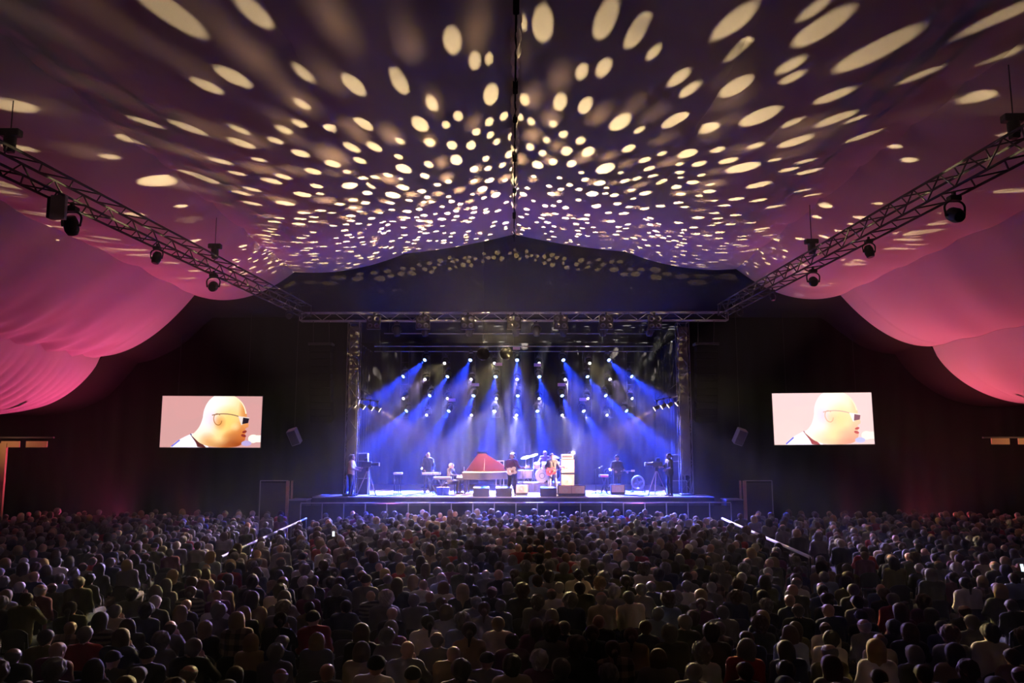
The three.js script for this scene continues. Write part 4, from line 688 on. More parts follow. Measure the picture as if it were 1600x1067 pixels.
// cameras on tripods
function tvCamera(px, d, face, label) {
  const t = thing('television_camera', label, 'camera', null, onDeck(px, d)), leg = std([0.33, 0.22, 0.2], 0.5, 0.2);
  for (let k = 0; k < 3; k++) { const a = k * 2.094 + 0.52; rodMesh(t, 'tripod_leg', V(0.03 * Math.cos(a), 1.1, 0.03 * Math.sin(a)), V(0.5 * Math.cos(a), 0.02, 0.5 * Math.sin(a)), 0.024, leg); part(t, 'foot', G.ball(0.035, 0.5 * Math.cos(a), 0.03, 0.5 * Math.sin(a), 10), M.blackPaint); }
  part(t, 'pan_head', G.join([G.cyl(0.06, 0.09, 0.14, 14, 0, 1.16, 0), G.box(0.14, 0.05, 0.12, 0, 1.25, 0)]), M.blackMetal);
  const b = part(t, 'body', G.box(0.46, 0.24, 0.16, -face * 0.05, 1.4, 0, 0.03), M.blackPaint);
  part(b, 'lens_barrel', G.cyl(0.07, 0.09, 0.3, 16).rotateZ(Math.PI / 2), M.blackMetal).position.set(face * 0.3, 1.4, 0); part(b, 'lens_hood', G.box(0.1, 0.17, 0.2, face * 0.48, 1.4, 0, 0.02), M.darkGrey);
  part(b, 'viewfinder', G.join([G.box(0.16, 0.14, 0.2, -face * 0.08, 1.62, 0, 0.02), G.cyl(0.015, 0.015, 0.1, 8, -face * 0.05, 1.55, 0)]), M.blackPaint);
  rodMesh(t, 'pan_bar', V(-face * 0.05, 1.25, 0.08), V(-face * 0.6, 1.12, 0.14), 0.012, M.blackMetal);
}
tvCamera(574, 37.0, 1, 'broadcast camera on a pale tripod at the piano end of the stage'); tvCamera(1026, 37.0, -1, 'broadcast camera on a tall tripod beside the stage fan');
// cases and speakers stacked beside the towers
for (const [px, d, list, label] of [[566, 37.9, [[0.6, 0.75, 0.6, 'blackPaint'], [0.55, 0.8, 0.5, 'darkGrey'], [0.5, 0.34, 0.5, 'blackPaint']], 'dark stack of cases behind the tripod camera at the piano end'], [1057, 38.5, [[0.85, 0.62, 0.7, 'darkGrey'], [0.7, 0.9, 0.6, 'blackPaint'], [0.42, 0.3, 0.4, 'darkGrey']], 'dark stack of cases behind the camera operator in black']]) {
  const t = thing('case_stack', label, 'cases', null, onDeck(px, d)); let y = 0;
  for (const [w, h, dd, m] of list) { const c = part(t, 'case', G.box(w, h, dd, 0, y + h / 2, 0, 0.02), M[m]); part(c, 'corner_strip', G.join([G.box(0.03, h, 0.03, w / 2, y + h / 2, dd / 2), G.box(0.03, h, 0.03, -w / 2, y + h / 2, dd / 2), G.box(w, 0.03, 0.03, 0, y + h - 0.015, dd / 2)]), M.alu); y += h + 0.002; }
}
// cables lying on the front of the deck
[[600, 36.6, 'beside the small white stand'], [655, 36.5, 'in front of the keyboards'], [712, 36.6, 'in front of the piano stool'], [770, 36.9, 'between the monitor wedges by the piano'], [832, 36.6, 'beside the singer on the drum side'], [925, 36.6, 'beside the floor amplifiers'], [985, 36.5, 'beside the musician in the hat'], [1008, 36.9, 'at the foot of the tall tripod']].forEach(([px, d, w]) => {
  const o = onDeck(px, d), pts = Array.from({ length: 9 }, (_, i) => V(-0.7 + i * 0.17 + rr(-0.05, 0.05), 0.014, 0.22 * Math.sin(i * 1.4 + px) + rr(-0.05, 0.05)));
  const t = thing('stage_cable', 'black cable snaking on the deck ' + w, 'cable', null, o); part(t, 'cord', G.tube(pts, 0.014, 60, 6), M.blackPaint); part(t, 'plug', G.rod(pts[8], pts[8].clone().add(V(0.08, 0.004, 0.02)), 0.018, 8), M.chrome);
});
// ---------------------------------------------------------------- people: smooth bodies meshed from joints
function meshField(f, lo, hi, cell) {           // surface nets
  const n = [0, 1, 2].map((i) => Math.ceil((hi[i] - lo[i]) / cell) + 1), [nx, ny, nz] = n, val = new Float32Array(nx * ny * nz);
  for (let k = 0, q = 0; k < nz; k++) for (let j = 0; j < ny; j++) for (let i = 0; i < nx; i++, q++) val[q] = f(lo[0] + i * cell, lo[1] + j * cell, lo[2] + k * cell);
  const id = new Int32Array(nx * ny * nz).fill(-1), pos = [], idx = [], I = (i, j, k) => i + nx * (j + ny * k);
  const E = [[0, 1], [2, 3], [4, 5], [6, 7], [0, 2], [1, 3], [4, 6], [5, 7], [0, 4], [1, 5], [2, 6], [3, 7]];
  for (let k = 0; k < nz - 1; k++) for (let j = 0; j < ny - 1; j++) for (let i = 0; i < nx - 1; i++) {
    const v = []; let m = 0; for (let c = 0; c < 8; c++) { const x = val[I(i + (c & 1), j + ((c >> 1) & 1), k + (c >> 2))]; v.push(x); if (x < 0) m++; }
    if (m === 0 || m === 8) continue;
    let x = 0, y = 0, z = 0, w = 0;
    for (const [a, b] of E) if ((v[a] < 0) !== (v[b] < 0)) { const t = v[a] / (v[a] - v[b]); x += (a & 1) + ((b & 1) - (a & 1)) * t; y += ((a >> 1) & 1) + (((b >> 1) & 1) - ((a >> 1) & 1)) * t; z += (a >> 2) + ((b >> 2) - (a >> 2)) * t; w++; }
    id[I(i, j, k)] = pos.length / 3; pos.push(lo[0] + (i + x / w) * cell, lo[1] + (j + y / w) * cell, lo[2] + (k + z / w) * cell);
  }
  const quad = (a, b, c, d, flip) => { if (a < 0 || b < 0 || c < 0 || d < 0) return; if (flip) idx.push(a, c, b, a, d, c); else idx.push(a, b, c, a, c, d); };
  for (let k = 1; k < nz - 1; k++) for (let j = 1; j < ny - 1; j++) for (let i = 1; i < nx - 1; i++) {
    const s = val[I(i, j, k)] < 0;
    if (s !== (val[I(i + 1, j, k)] < 0)) quad(id[I(i, j - 1, k - 1)], id[I(i, j, k - 1)], id[I(i, j, k)], id[I(i, j - 1, k)], !s);
    if (s !== (val[I(i, j + 1, k)] < 0)) quad(id[I(i - 1, j, k - 1)], id[I(i - 1, j, k)], id[I(i, j, k)], id[I(i, j, k - 1)], !s);
    if (s !== (val[I(i, j, k + 1)] < 0)) quad(id[I(i - 1, j - 1, k)], id[I(i, j - 1, k)], id[I(i, j, k)], id[I(i - 1, j, k)], !s);
  }
  const g = new THREE.BufferGeometry(), nor = [], h = cell * 0.5;
  for (let p = 0; p < pos.length; p += 3) { const x = pos[p], y = pos[p + 1], z = pos[p + 2], v = V(f(x + h, y, z) - f(x - h, y, z), f(x, y + h, z) - f(x, y - h, z), f(x, y, z + h) - f(x, y, z - h)).normalize(); nor.push(v.x, v.y, v.z); }
  g.setAttribute('position', new THREE.Float32BufferAttribute(pos, 3)); g.setAttribute('normal', new THREE.Float32BufferAttribute(nor, 3)); g.setIndex(idx);
  return g;
}
const smin = (a, b, k) => { const h = Math.max(k - Math.abs(a - b), 0) / k; return Math.min(a, b) - h * h * k * 0.25; };
// bones: [ax,ay,az, bx,by,bz, ra, rb]
function bonesField(bones, k) {
  const B = bones.map((b) => { const d = [b[3] - b[0], b[4] - b[1], b[5] - b[2]]; return [...b, ...d, d[0] * d[0] + d[1] * d[1] + d[2] * d[2] + 1e-9]; });
  return (x, y, z) => { let r = 1e3; for (const b of B) { const px = x - b[0], py = y - b[1], pz = z - b[2]; let t = (px * b[8] + py * b[9] + pz * b[10]) / b[11]; t = t < 0 ? 0 : t > 1 ? 1 : t; r = smin(r, Math.hypot(px - b[8] * t, py - b[9] * t, pz - b[10] * t) - b[6] - (b[7] - b[6]) * t, k); } return r; };
}
const bone = (a, b, ra, rb) => [a.x, a.y, a.z, b.x, b.y, b.z, ra, rb];
function boundsOf(bones, pad) { const lo = [9, 9, 9], hi = [-9, -9, -9]; for (const b of bones) for (let i = 0; i < 3; i++) for (const e of [0, 3]) { const r = Math.max(b[6], b[7]) + pad; lo[i] = Math.min(lo[i], b[e + i] - r); hi[i] = Math.max(hi[i], b[e + i] + r); } return [lo, hi]; }
const meshBones = (bones, k, cell, grow = 0) => { const bs = bones.map((b) => [...b.slice(0, 6), b[6] + grow, b[7] + grow]), [lo, hi] = boundsOf(bs, cell * 2); return meshField(bonesField(bs, k), lo, hi, cell); };
// one head with a face, looking along +z, its middle at the origin
const headField = (() => {
  const skull = bonesField([[0, 0.035, -0.03, 0, 0.03, 0.02, 0.088, 0.08], [0, -0.03, 0.03, 0, -0.07, 0.055, 0.058, 0.042], [0, -0.03, -0.03, 0, -0.2, -0.04, 0.058, 0.056]], 0.05);
  const face = bonesField([[0, 0.012, 0.088, 0, -0.022, 0.112, 0.01, 0.015], [-0.035, 0.03, 0.083, 0.035, 0.03, 0.083, 0.014, 0.014], [-0.02, -0.055, 0.092, 0.02, -0.055, 0.092, 0.008, 0.008], [0, -0.085, 0.08, 0, -0.088, 0.083, 0.02, 0.02]], 0.012);
  const ears = bonesField([[-0.086, 0.015, -0.012, -0.084, -0.022, -0.004, 0.016, 0.012], [0.086, 0.015, -0.012, 0.084, -0.022, -0.004, 0.016, 0.012]], 0.01);
  return (x, y, z) => { const eye = Math.hypot(Math.abs(x) - 0.032, y - 0.012, z - 0.098) - 0.015; return Math.max(smin(smin(skull(x, y, z), face(x, y, z), 0.022), ears(x, y, z), 0.012), -eye); };
})();
const headGeoFine = meshField(headField, [-0.12, -0.2, -0.14], [0.12, 0.15, 0.15], 0.011), headGeoCoarse = meshField(headField, [-0.12, -0.2, -0.14], [0.12, 0.15, 0.15], 0.018);
// hair in the same space
const cranium = (g, top = 0) => bonesField([[0, 0.035 + top, -0.03, 0, 0.03 + top, 0.02, 0.088 + g, 0.08 + g], [0, -0.01, -0.04, 0, -0.05, -0.045, 0.075 + g, 0.05 + g]], 0.04);
const hairFields = {
  short: (() => { const c = cranium(0.016); return (x, y, z) => Math.max(c(x, y, z), 0.07 - (y + 0.03) - Math.max(0, -z) * 1.3 - 0.02, z - 0.085); })(),
  full: (() => { const c = cranium(0.03, 0.008); return (x, y, z) => Math.max(c(x, y, z) + 0.003 * (Math.sin(x * 91 + y * 37) + Math.sin(y * 53 - z * 87 + 1) + Math.sin(z * 67 + x * 39)), 0.06 - (y + 0.05) - Math.max(0, -z + 0.02) * 1.6, z - 0.088); })(),
  curly: (() => { const c = cranium(0.042, 0.012); return (x, y, z) => Math.max(c(x, y, z) + 0.005 * (Math.sin(x * 71 + y * 37) + Math.sin(y * 63 - z * 47 + 1) + Math.sin(z * 67 + x * 39 + 2) + 0.6 * Math.sin(x * 120 - y * 90 + z * 70)), 0.05 - (y + 0.06) - Math.max(0, -z + 0.03) * 2, z - 0.085); })(),
  bob: (() => { const c = cranium(0.028, 0.006), d = bonesField([[-0.05, 0.0, -0.05, -0.065, -0.13, -0.03, 0.07, 0.05], [0.05, 0.0, -0.05, 0.065, -0.13, -0.03, 0.07, 0.05], [0, 0, -0.07, 0, -0.14, -0.06, 0.06, 0.045]], 0.03); return (x, y, z) => Math.max(smin(c(x, y, z), d(x, y, z), 0.03), z - 0.045 - Math.max(0, y - 0.06) * 1.2); })(),
  long: (() => { const c = cranium(0.026, 0.006), d = bonesField([[-0.05, 0.0, -0.05, -0.075, -0.25, -0.06, 0.068, 0.04], [0.05, 0.0, -0.05, 0.075, -0.25, -0.06, 0.068, 0.04], [0, 0, -0.07, 0, -0.3, -0.09, 0.06, 0.04]], 0.03); return (x, y, z) => Math.max(smin(c(x, y, z), d(x, y, z), 0.03), z - 0.045 - Math.max(0, y - 0.06) * 1.2); })(),
  tail: (() => { const c = cranium(0.015), d = bonesField([[0, 0.03, -0.12, 0, -0.0, -0.17, 0.03, 0.038], [0, -0.0, -0.17, 0.01, -0.17, -0.15, 0.036, 0.014]], 0.03); return (x, y, z) => smin(Math.max(c(x, y, z), 0.07 - (y + 0.03) - Math.max(0, -z) * 1.4, z - 0.08), d(x, y, z), 0.015); })(),
  bun: (() => { const c = cranium(0.016); return (x, y, z) => smin(Math.max(c(x, y, z), 0.07 - (y + 0.03) - Math.max(0, -z) * 1.4, z - 0.08), Math.hypot(x, y - 0.075, z + 0.11) - 0.045, 0.02); })(),
  ring: (() => { const c = cranium(0.014); return (x, y, z) => Math.max(c(x, y, z), y - 0.062 - Math.max(0, -z - 0.05) * 0.5, 0.05 - (y + 0.05) - Math.max(0, -z) * 1.2, z - 0.02); })(),
  cap: (() => { const c = cranium(0.02, 0.006); return (x, y, z) => Math.min(Math.max(c(x, y, z), 0.035 - y - Math.max(0, -z) * 0.25), Math.max(Math.hypot(x * 0.9, (z - 0.1) * 0.8) - 0.075, Math.abs(y - 0.052 + 0.15 * Math.max(0, z - 0.1)) - 0.006, 0.06 - z)); })(),
  hat: (() => { const c = cranium(0.02, 0.03); return (x, y, z) => Math.min(Math.max(c(x, y, z), 0.05 - y), Math.max(Math.hypot(x, z + 0.01) - 0.155, Math.abs(y - 0.055 - x * x * 1.2) - 0.008)); })(),
};
const hairGeo = {}; for (const [k, f] of Object.entries(hairFields)) hairGeo[k] = meshField(f, [-0.2, -0.36, -0.24], [0.2, 0.2, 0.2], k === 'hat' || k === 'cap' ? 0.011 : 0.0185);
// one relaxed hand, wrist at the origin, fingers along -y, palm facing +x, thumb to +z
const handGeo = (() => {
  const b = [[0, 0, 0.0, 0.004, -0.045, -0.012, 0.021, 0.017], [0, 0, 0.01, 0.004, -0.05, 0.014, 0.02, 0.018], [0, -0.05, -0.02, 0.003, -0.075, -0.026, 0.016, 0.011], [0, -0.05, 0.02, 0.003, -0.08, 0.026, 0.016, 0.011]];
  [[-0.030, 0.055, 0.0075], [-0.011, 0.068, 0.0085], [0.009, 0.074, 0.009], [0.029, 0.066, 0.0085]].forEach(([z, l, r]) => { const y0 = -0.082 + Math.abs(z - 0.005) * 0.15; b.push([0.002, y0 + 0.012, z, 0.006, y0 - l * 0.42, z * 1.1, r + 0.001, r], [0.006, y0 - l * 0.42, z * 1.1, 0.02, y0 - l * 0.75, z * 1.1, r, r * 0.92], [0.02, y0 - l * 0.75, z * 1.1, 0.037, y0 - l * 0.95, z * 1.08, r * 0.92, r * 0.8]); });
  b.push([0, -0.02, 0.022, 0.016, -0.055, 0.05, 0.014, 0.0115], [0.016, -0.055, 0.05, 0.03, -0.085, 0.055, 0.0115, 0.009]);
  return [meshBones(b, 0.006, 0.0062), meshBones(b, 0.008, 0.016)];
})();
function placedHand(wrist, elbow, palm, side, fine) {
  const y = elbow.clone().sub(wrist).normalize(), x = palm.clone().addScaledVector(y, -palm.dot(y)).normalize(), z = x.clone().cross(y), g = handGeo[fine ? 0 : 1].clone();
  if (side < 0) { const p = g.attributes.position, n = g.attributes.normal; for (let i = 0; i < p.count; i++) { p.setZ(i, -p.getZ(i)); n.setZ(i, -n.getZ(i)); } const q = g.index.array; for (let i = 0; i < q.length; i += 3) { const t = q[i]; q[i] = q[i + 1]; q[i + 1] = t; } }
  g.applyMatrix4(new THREE.Matrix4().makeBasis(x, y, z).setPosition(wrist)); return g;
}
const strip = (g) => { const h = g.index ? g.toNonIndexed() : g.clone(); for (const k of Object.keys(h.attributes)) if (k !== 'position' && k !== 'normal') h.deleteAttribute(k); return h; };
// J: joints of one pose. Returns geometries {body, shirt, trousers, shoes, headAt}
function figure(J, opt = {}) {
  const w = opt.wide ?? 1, cell = opt.cell ?? 0.02, mid = (a, b, t = 0.5) => a.clone().lerp(b, t);
  const chest = mid(J.shL, J.shR), pel = J.pelvis, sx = J.shR.clone().sub(J.shL).normalize();
  const torso = (g) => { const o = []; for (const s of [-1, 1]) { o.push(bone(chest.clone().addScaledVector(sx, s * 0.085).add(V(0, -0.09, 0)), mid(chest, pel, 0.55).addScaledVector(sx, s * 0.07 * w), 0.105 * w + g, 0.1 * w + g)); o.push(bone(mid(chest, pel, 0.55).addScaledVector(sx, s * 0.07 * w), pel.clone().addScaledVector(sx, s * 0.075 * w), 0.1 * w + g, 0.115 * w + g)); } o.push(bone(J.shL, J.shR, 0.062 + g, 0.062 + g)); for (const S of [J.shL, J.shR]) o.push(bone(mid(J.neck, chest, 0.1), mid(J.neck, S, 0.8), 0.05 + g * 0.6, 0.052 + g)); o.push(bone(J.neck, mid(J.neck, chest, 0.8), 0.05 + g * 0.4, 0.075 + g)); return o; };
  const arms = (g, fore) => { const o = []; for (const s of ['L', 'R']) { o.push(bone(J['sh' + s], J['el' + s], 0.052 + g, 0.042 + g)); if (fore) o.push(bone(J['el' + s], J['wr' + s], 0.04 + g, 0.027 + g)); else o.push(bone(J['el' + s], mid(J['el' + s], J['wr' + s], 0.05), 0.043 + g, 0.043 + g)); } return o; };
  const legs = (g) => { const o = []; for (const s of ['L', 'R']) o.push(bone(J['hi' + s], J['kn' + s], 0.088 + g, 0.058 + g), bone(J['kn' + s], J['an' + s], 0.056 + g, 0.04 + g)); return o; };
  const bodyBones = [...torso(-0.004), ...arms(-0.003, true), ...legs(-0.006)];
  const headM = new THREE.Matrix4().makeRotationFromEuler(new THREE.Euler(opt.nod ?? 0, opt.turn ?? 0, opt.tilt ?? 0, 'YXZ')).setPosition(J.head);
  const head = (opt.fine ? headGeoFine : headGeoCoarse).clone().applyMatrix4(headM);
  bodyBones.push(bone(J.neck, mid(J.neck, J.head, 0.5), 0.052, 0.05));
  const pieces = [strip(meshBones(bodyBones, 0.05, cell)), strip(head)];
  if (opt.hands !== false) for (const [s, k] of [['L', 1], ['R', -1]]) pieces.push(strip(placedHand(J['wr' + s], J['el' + s], (opt['palm' + s] ?? V(-k, 0, 0.2)), k, opt.fine)));
  const long = opt.sleeves !== 'short';
  const shirt = meshBones([...torso(0.012), ...arms(0.011, long)], 0.05, cell);
  const trousers = meshBones([...legs(0.012), bone(J.hiL, J.hiR, 0.108, 0.108)], 0.05, opt.fine ? cell : 0.045);
  const shoes = ['L', 'R'].map((s) => { const f = J['toe' + s] ?? J['an' + s].clone().add(V(0, -0.055, 0.15)); return meshBones([bone(J['an' + s].clone().add(V(0, -0.045, -0.02)), f, 0.047, 0.036), bone(J['an' + s], J['an' + s].clone().add(V(0, -0.04, 0)), 0.045, 0.045)], 0.03, opt.fine ? 0.016 : 0.03); });
  return { body: mergeGeometries(pieces), shirt, trousers, shoes, headM };
}
const skinTones = [[0.4, 0.23, 0.17], [0.44, 0.27, 0.21], [0.34, 0.19, 0.135], [0.2, 0.1, 0.065]].map((c) => std(c, 0.55));
const hairCols = { white: [0.36, 0.34, 0.33], grey: [0.13, 0.122, 0.12], dark: [0.02, 0.015, 0.012], brown: [0.05, 0.026, 0.015], blond: [0.26, 0.18, 0.08], auburn: [0.12, 0.06, 0.03] };
const hairMats = Object.fromEntries(Object.entries(hairCols).map(([k, c]) => [k, std(c, 0.75)]));
const clothCols = { 'black jacket': [0.018, 0.018, 0.02], 'grey shirt': [0.15, 0.14, 0.145], 'cream shirt': [0.55, 0.46, 0.33], 'navy jumper': [0.02, 0.028, 0.07], 'blue shirt': [0.2, 0.25, 0.36], 'plum cardigan': [0.12, 0.03, 0.08], 'olive coat': [0.12, 0.105, 0.035], 'white shirt': [0.6, 0.58, 0.56], 'brown jacket': [0.05, 0.055, 0.03], 'red top': [0.26, 0.018, 0.02], 'tan jacket': [0.26, 0.18, 0.1], 'striped top': null, 'checked shirt': null };
const patternTex = (fn) => { const t = noiseTexture(64, fn); return t; };
const clothMats = {};
for (const [k, c] of Object.entries(clothCols)) clothMats[k] = c ? std(c, 0.95) : std([0.3, 0.27, 0.26], 0.95);
const stage = { dark: std([0.02, 0.02, 0.024], 0.9), black: std([0.012, 0.012, 0.014], 0.9), jeans: std([0.05, 0.06, 0.12], 0.9), khaki: std([0.32, 0.24, 0.15], 0.9), shoe: std([0.03, 0.025, 0.022], 0.6), pale: std([0.72, 0.55, 0.4], 0.9), tee: std([0.10, 0.04, 0.09], 0.9), eye: std([0.02, 0.02, 0.02], 0.2) };
function standing(o = {}) {
  const lean = o.lean ?? 0, J = { pelvis: V(0, 0.95, 0), shL: V(0.18, 1.44, 0.02 + lean), shR: V(-0.18, 1.44, 0.02 + lean), neck: V(0, 1.52, lean), head: V(0, 1.645, 0.03 + lean), hiL: V(0.09, 0.92, 0), hiR: V(-0.09, 0.92, 0), knL: V(0.12, 0.5, 0.03), knR: V(-0.12, 0.5, 0.03), anL: V(0.13, 0.09, 0), anR: V(-0.13, 0.09, 0), elL: V(0.24, 1.17, 0), elR: V(-0.24, 1.17, 0), wrL: V(0.25, 0.92, 0.08), wrR: V(-0.25, 0.92, 0.08) };
  return Object.assign(J, o.joints ?? {});
}
function performer(label, pos, turn, J, o) {
  const f = figure(J, { cell: 0.02, fine: true, ...o }), t = thing('person', label, 'person', null, pos); t.rotation.y = turn; t.scale.setScalar(o.scale ?? 1.04);
  part(t, 'body', f.body, o.skin ?? skinTones[0]); part(t, o.topName ?? 'shirt', f.shirt, o.top); part(t, 'trousers', f.trousers, o.bottom); for (const s of f.shoes) part(t, 'shoe', s, stage.shoe);
  if (o.hair) { const h = part(t, o.hair === 'hat' || o.hair === 'cap' ? o.hair : 'hair', hairGeo[o.hair], o.hairMat); h.applyMatrix4(f.headM); }
  for (const s of [-1, 1]) { const e = part(t, 'eye', G.ball(0.011, 0, 0, 0, 8), stage.eye); e.position.set(s * 0.032, 0.012, 0.086); e.applyMatrix4(f.headM); }
  return t;
}
const deckAt = (px, d) => onDeck(px, d);
// the band, from the piano side to the fan side
performer('camera operator with long dark hair in a pale shirt behind a tripod camera', deckAt(548, 36.38), Math.PI / 2 - 0.15, standing({ joints: { elL: V(0.2, 1.2, 0.14), wrL: V(0.12, 1.2, 0.38), elR: V(-0.22, 1.18, 0.1), wrR: V(-0.14, 1.12, 0.36), knL: V(0.1, 0.5, 0.05) } }), { top: stage.pale, bottom: stage.black, hair: 'long', hairMat: hairMats.dark, skin: skinTones[1] });
performer('musician in dark clothes standing behind the pale keyboard on a crossed stand', deckAt(668, 39.3), 0.25, standing({ joints: { elL: V(0.27, 1.18, 0.08), wrL: V(0.2, 1.02, 0.32), elR: V(-0.27, 1.18, 0.08), wrR: V(-0.2, 1.02, 0.32) } }), { top: stage.dark, bottom: stage.black, skin: skinTones[0], hair: 'ring', hairMat: hairMats.white, palmL: V(0, -1, 0), palmR: V(0, -1, 0), scale: 1.08 });
const sitJ = (o = {}) => Object.assign({ pelvis: V(0, 0.56, -0.02), shL: V(0.175, 1.07, 0), shR: V(-0.175, 1.07, 0), neck: V(0, 1.135, 0), head: V(0, 1.245, 0.04), hiL: V(0.09, 0.54, 0.02), hiR: V(-0.09, 0.54, 0.02), knL: V(0.13, 0.55, 0.44), knR: V(-0.13, 0.55, 0.44), anL: V(0.13, 0.09, 0.42), anR: V(-0.13, 0.09, 0.42), elL: V(0.225, 0.8, 0.06), elR: V(-0.225, 0.8, 0.06), wrL: V(0.13, 0.68, 0.3), wrR: V(-0.13, 0.68, 0.3) }, o);
performer('seated pianist in a dark jacket over a white shirt at the grand piano', deckAt(704, 38.2), Math.PI / 2 - 0.45, sitJ({ elL: V(0.23, 0.84, 0.14), wrL: V(0.16, 0.84, 0.4), elR: V(-0.23, 0.84, 0.14), wrR: V(-0.16, 0.84, 0.4) }), { top: stage.dark, topName: 'jacket', bottom: stage.black, hair: 'short', hairMat: hairMats.grey, palmL: V(0, -1, 0), palmR: V(0, -1, 0) });
const guitarPose = (o) => standing({ joints: { elR: V(-0.28, 1.16, -0.02), wrR: V(-0.06, 1.06, 0.22), elL: V(0.3, 1.2, 0.1), wrL: V(0.42, 1.18, 0.3), knL: V(0.11, 0.5, 0.04), anL: V(0.13, 0.09, -0.02), ...o } });
const singerAt = deckAt(800, 36.5), bassAt = deckAt(862.5, 37.7), hatAt = deckAt(965, 38.2);
performer('singer with a cream guitar in dark tee shirt and black trousers at the stage front', singerAt, 0.08, guitarPose({}), { top: stage.tee, sleeves: 'short', bottom: stage.black, skin: skinTones[2], palmR: V(0, 0, -1), palmL: V(0, 0.3, -1), scale: 1.07 });
performer('bass player in dark tee shirt and jeans between drum kit and amplifier stack', bassAt, 0.2, guitarPose({ knL: V(0.16, 0.5, 0.04), anL: V(0.2, 0.09, 0) }), { top: stage.dark, sleeves: 'short', bottom: stage.jeans, hair: 'cap', hairMat: stage.dark, palmR: V(0, 0, -1), palmL: V(0, 0.3, -1), scale: 1.06 });
performer('bald drummer seated behind the pale drum kit', deckAt(852, 40.85).add(V(0, 0.445, 0)), -0.15, sitJ({ elL: V(0.28, 0.86, 0.12), wrL: V(0.2, 0.98, 0.36), elR: V(-0.28, 0.86, 0.12), wrR: V(-0.16, 1.0, 0.38) }), { top: stage.tee, sleeves: 'short', bottom: stage.black, palmL: V(0, -1, 0), palmR: V(0, -1, 0), scale: 1.12 });
performer('musician in a hat and dark clothes holding a guitar at the fan side', hatAt, -0.35, guitarPose({ wrL: V(0.46, 1.05, 0.2), elL: V(0.29, 1.16, 0.04) }), { top: stage.dark, sleeves: 'short', bottom: stage.black, hair: 'hat', hairMat: stage.black, palmR: V(0, 0, -1), palmL: V(0, 0.3, -1), scale: 1.0 });
performer('camera operator dressed in black beside the tripod camera near the stage fan', deckAt(1047, 36.4), -Math.PI / 2 + 0.3, standing({ joints: { elR: V(-0.2, 1.2, 0.14), wrR: V(-0.12, 1.2, 0.36), elL: V(0.24, 1.2, 0.02), wrL: V(0.16, 1.1, 0.24) } }), { top: stage.black, sleeves: 'short', bottom: stage.black, hair: 'tail', hairMat: hairMats.brown, scale: 1.08 });
function guitar(label, pos, turn, tilt, body, neckMat, bass, sc = 1) {
  const s = new THREE.Shape(); s.moveTo(-0.2, 0.0); s.bezierCurveTo(-0.22, 0.16, -0.05, 0.19, 0.02, 0.11); s.bezierCurveTo(0.08, 0.17, 0.22, 0.16, 0.2, 0.06); s.lineTo(0.16, 0.03); s.lineTo(0.16, -0.03); s.lineTo(0.2, -0.06); s.bezierCurveTo(0.22, -0.16, 0.08, -0.15, 0.02, -0.11); s.bezierCurveTo(-0.05, -0.19, -0.22, -0.16, -0.2, 0);
  const t = thing('guitar', label, 'guitar', null, pos); t.rotation.set(0, turn, tilt); t.scale.setScalar(sc);
  part(t, 'body', new THREE.ExtrudeGeometry(s, { depth: 0.045, bevelEnabled: true, bevelSize: 0.008, bevelThickness: 0.008, bevelSegments: 2 }), body);
  const L = bass ? 0.62 : 0.5, n = part(t, 'neck', G.box(L, 0.045, 0.025, 0.15 + L / 2, 0, 0.045, 0.006), neckMat); part(n, 'frets', G.box(L - 0.04, 0.04, 0.004, 0.15 + L / 2, 0, 0.06), M.darkGrey);
  const h = part(t, 'headstock', G.box(0.17, 0.085, 0.02, 0.15 + L + 0.07, 0.01, 0.04, 0.006), neckMat); part(h, 'tuner', G.join([0, 1, 2].map((i) => G.cyl(0.01, 0.01, 0.12, 8, 0.15 + L + 0.02 + i * 0.05, 0.01, 0.04))), M.chrome);
  part(t, 'pickup', G.box(0.03, 0.08, 0.015, 0.06, 0, 0.058), M.blackPaint); part(t, 'bridge', G.box(0.025, 0.09, 0.02, -0.07, 0, 0.058), M.chrome);
  part(t, 'strap', G.tube([V(-0.2, 0, 0), V(-0.2, 0.2, -0.12), V(-0.02, 0.46, -0.1), V(0.16, 0.4, -0.02), V(0.2, 0.08, 0.02)], 0.014, 24), M.blackPaint);
}
guitar('cream guitar held by the singer', singerAt.clone().add(V(-0.02, 1.12, 0.2)), 0.05, 0.22, M.cream, M.cream, false, 1.05);
guitar('red and white bass guitar held by the player beside the amplifier stack', bassAt.clone().add(V(-0.06, 1.06, 0.22)), 0.12, 0.2, M.red, M.white, true, 1.1);
guitar('dark guitar with a pale neck held by the musician in the hat', hatAt.clone().add(V(0.0, 1.06, 0.2)), -0.3, 0.02, M.blackPaint, M.cream, false);
// ---------------------------------------------------------------- the audience
// checked and striped cloth get real stripes in their weave
for (const [k, fn] of [['striped top', (x, y) => (y % 16 < 8 ? [170, 158, 140] : [60, 52, 56])], ['checked shirt', (x, y) => { const v = 90 + (x % 32 < 16 ? 60 : 0) + (y % 32 < 16 ? 60 : 0); return [v, v * 0.85, v * 0.8]; }]]) { clothMats[k].map = patternTex(fn); clothMats[k].color = new THREE.Color(0.4, 0.4, 0.4); }
const withUV = (g) => { const p = g.attributes.position, uv = []; for (let i = 0; i < p.count; i++) uv.push(p.getX(i) * 3.2, p.getY(i) * 3.2); g.setAttribute('uv', new THREE.Float32BufferAttribute(uv, 2)); return g; };
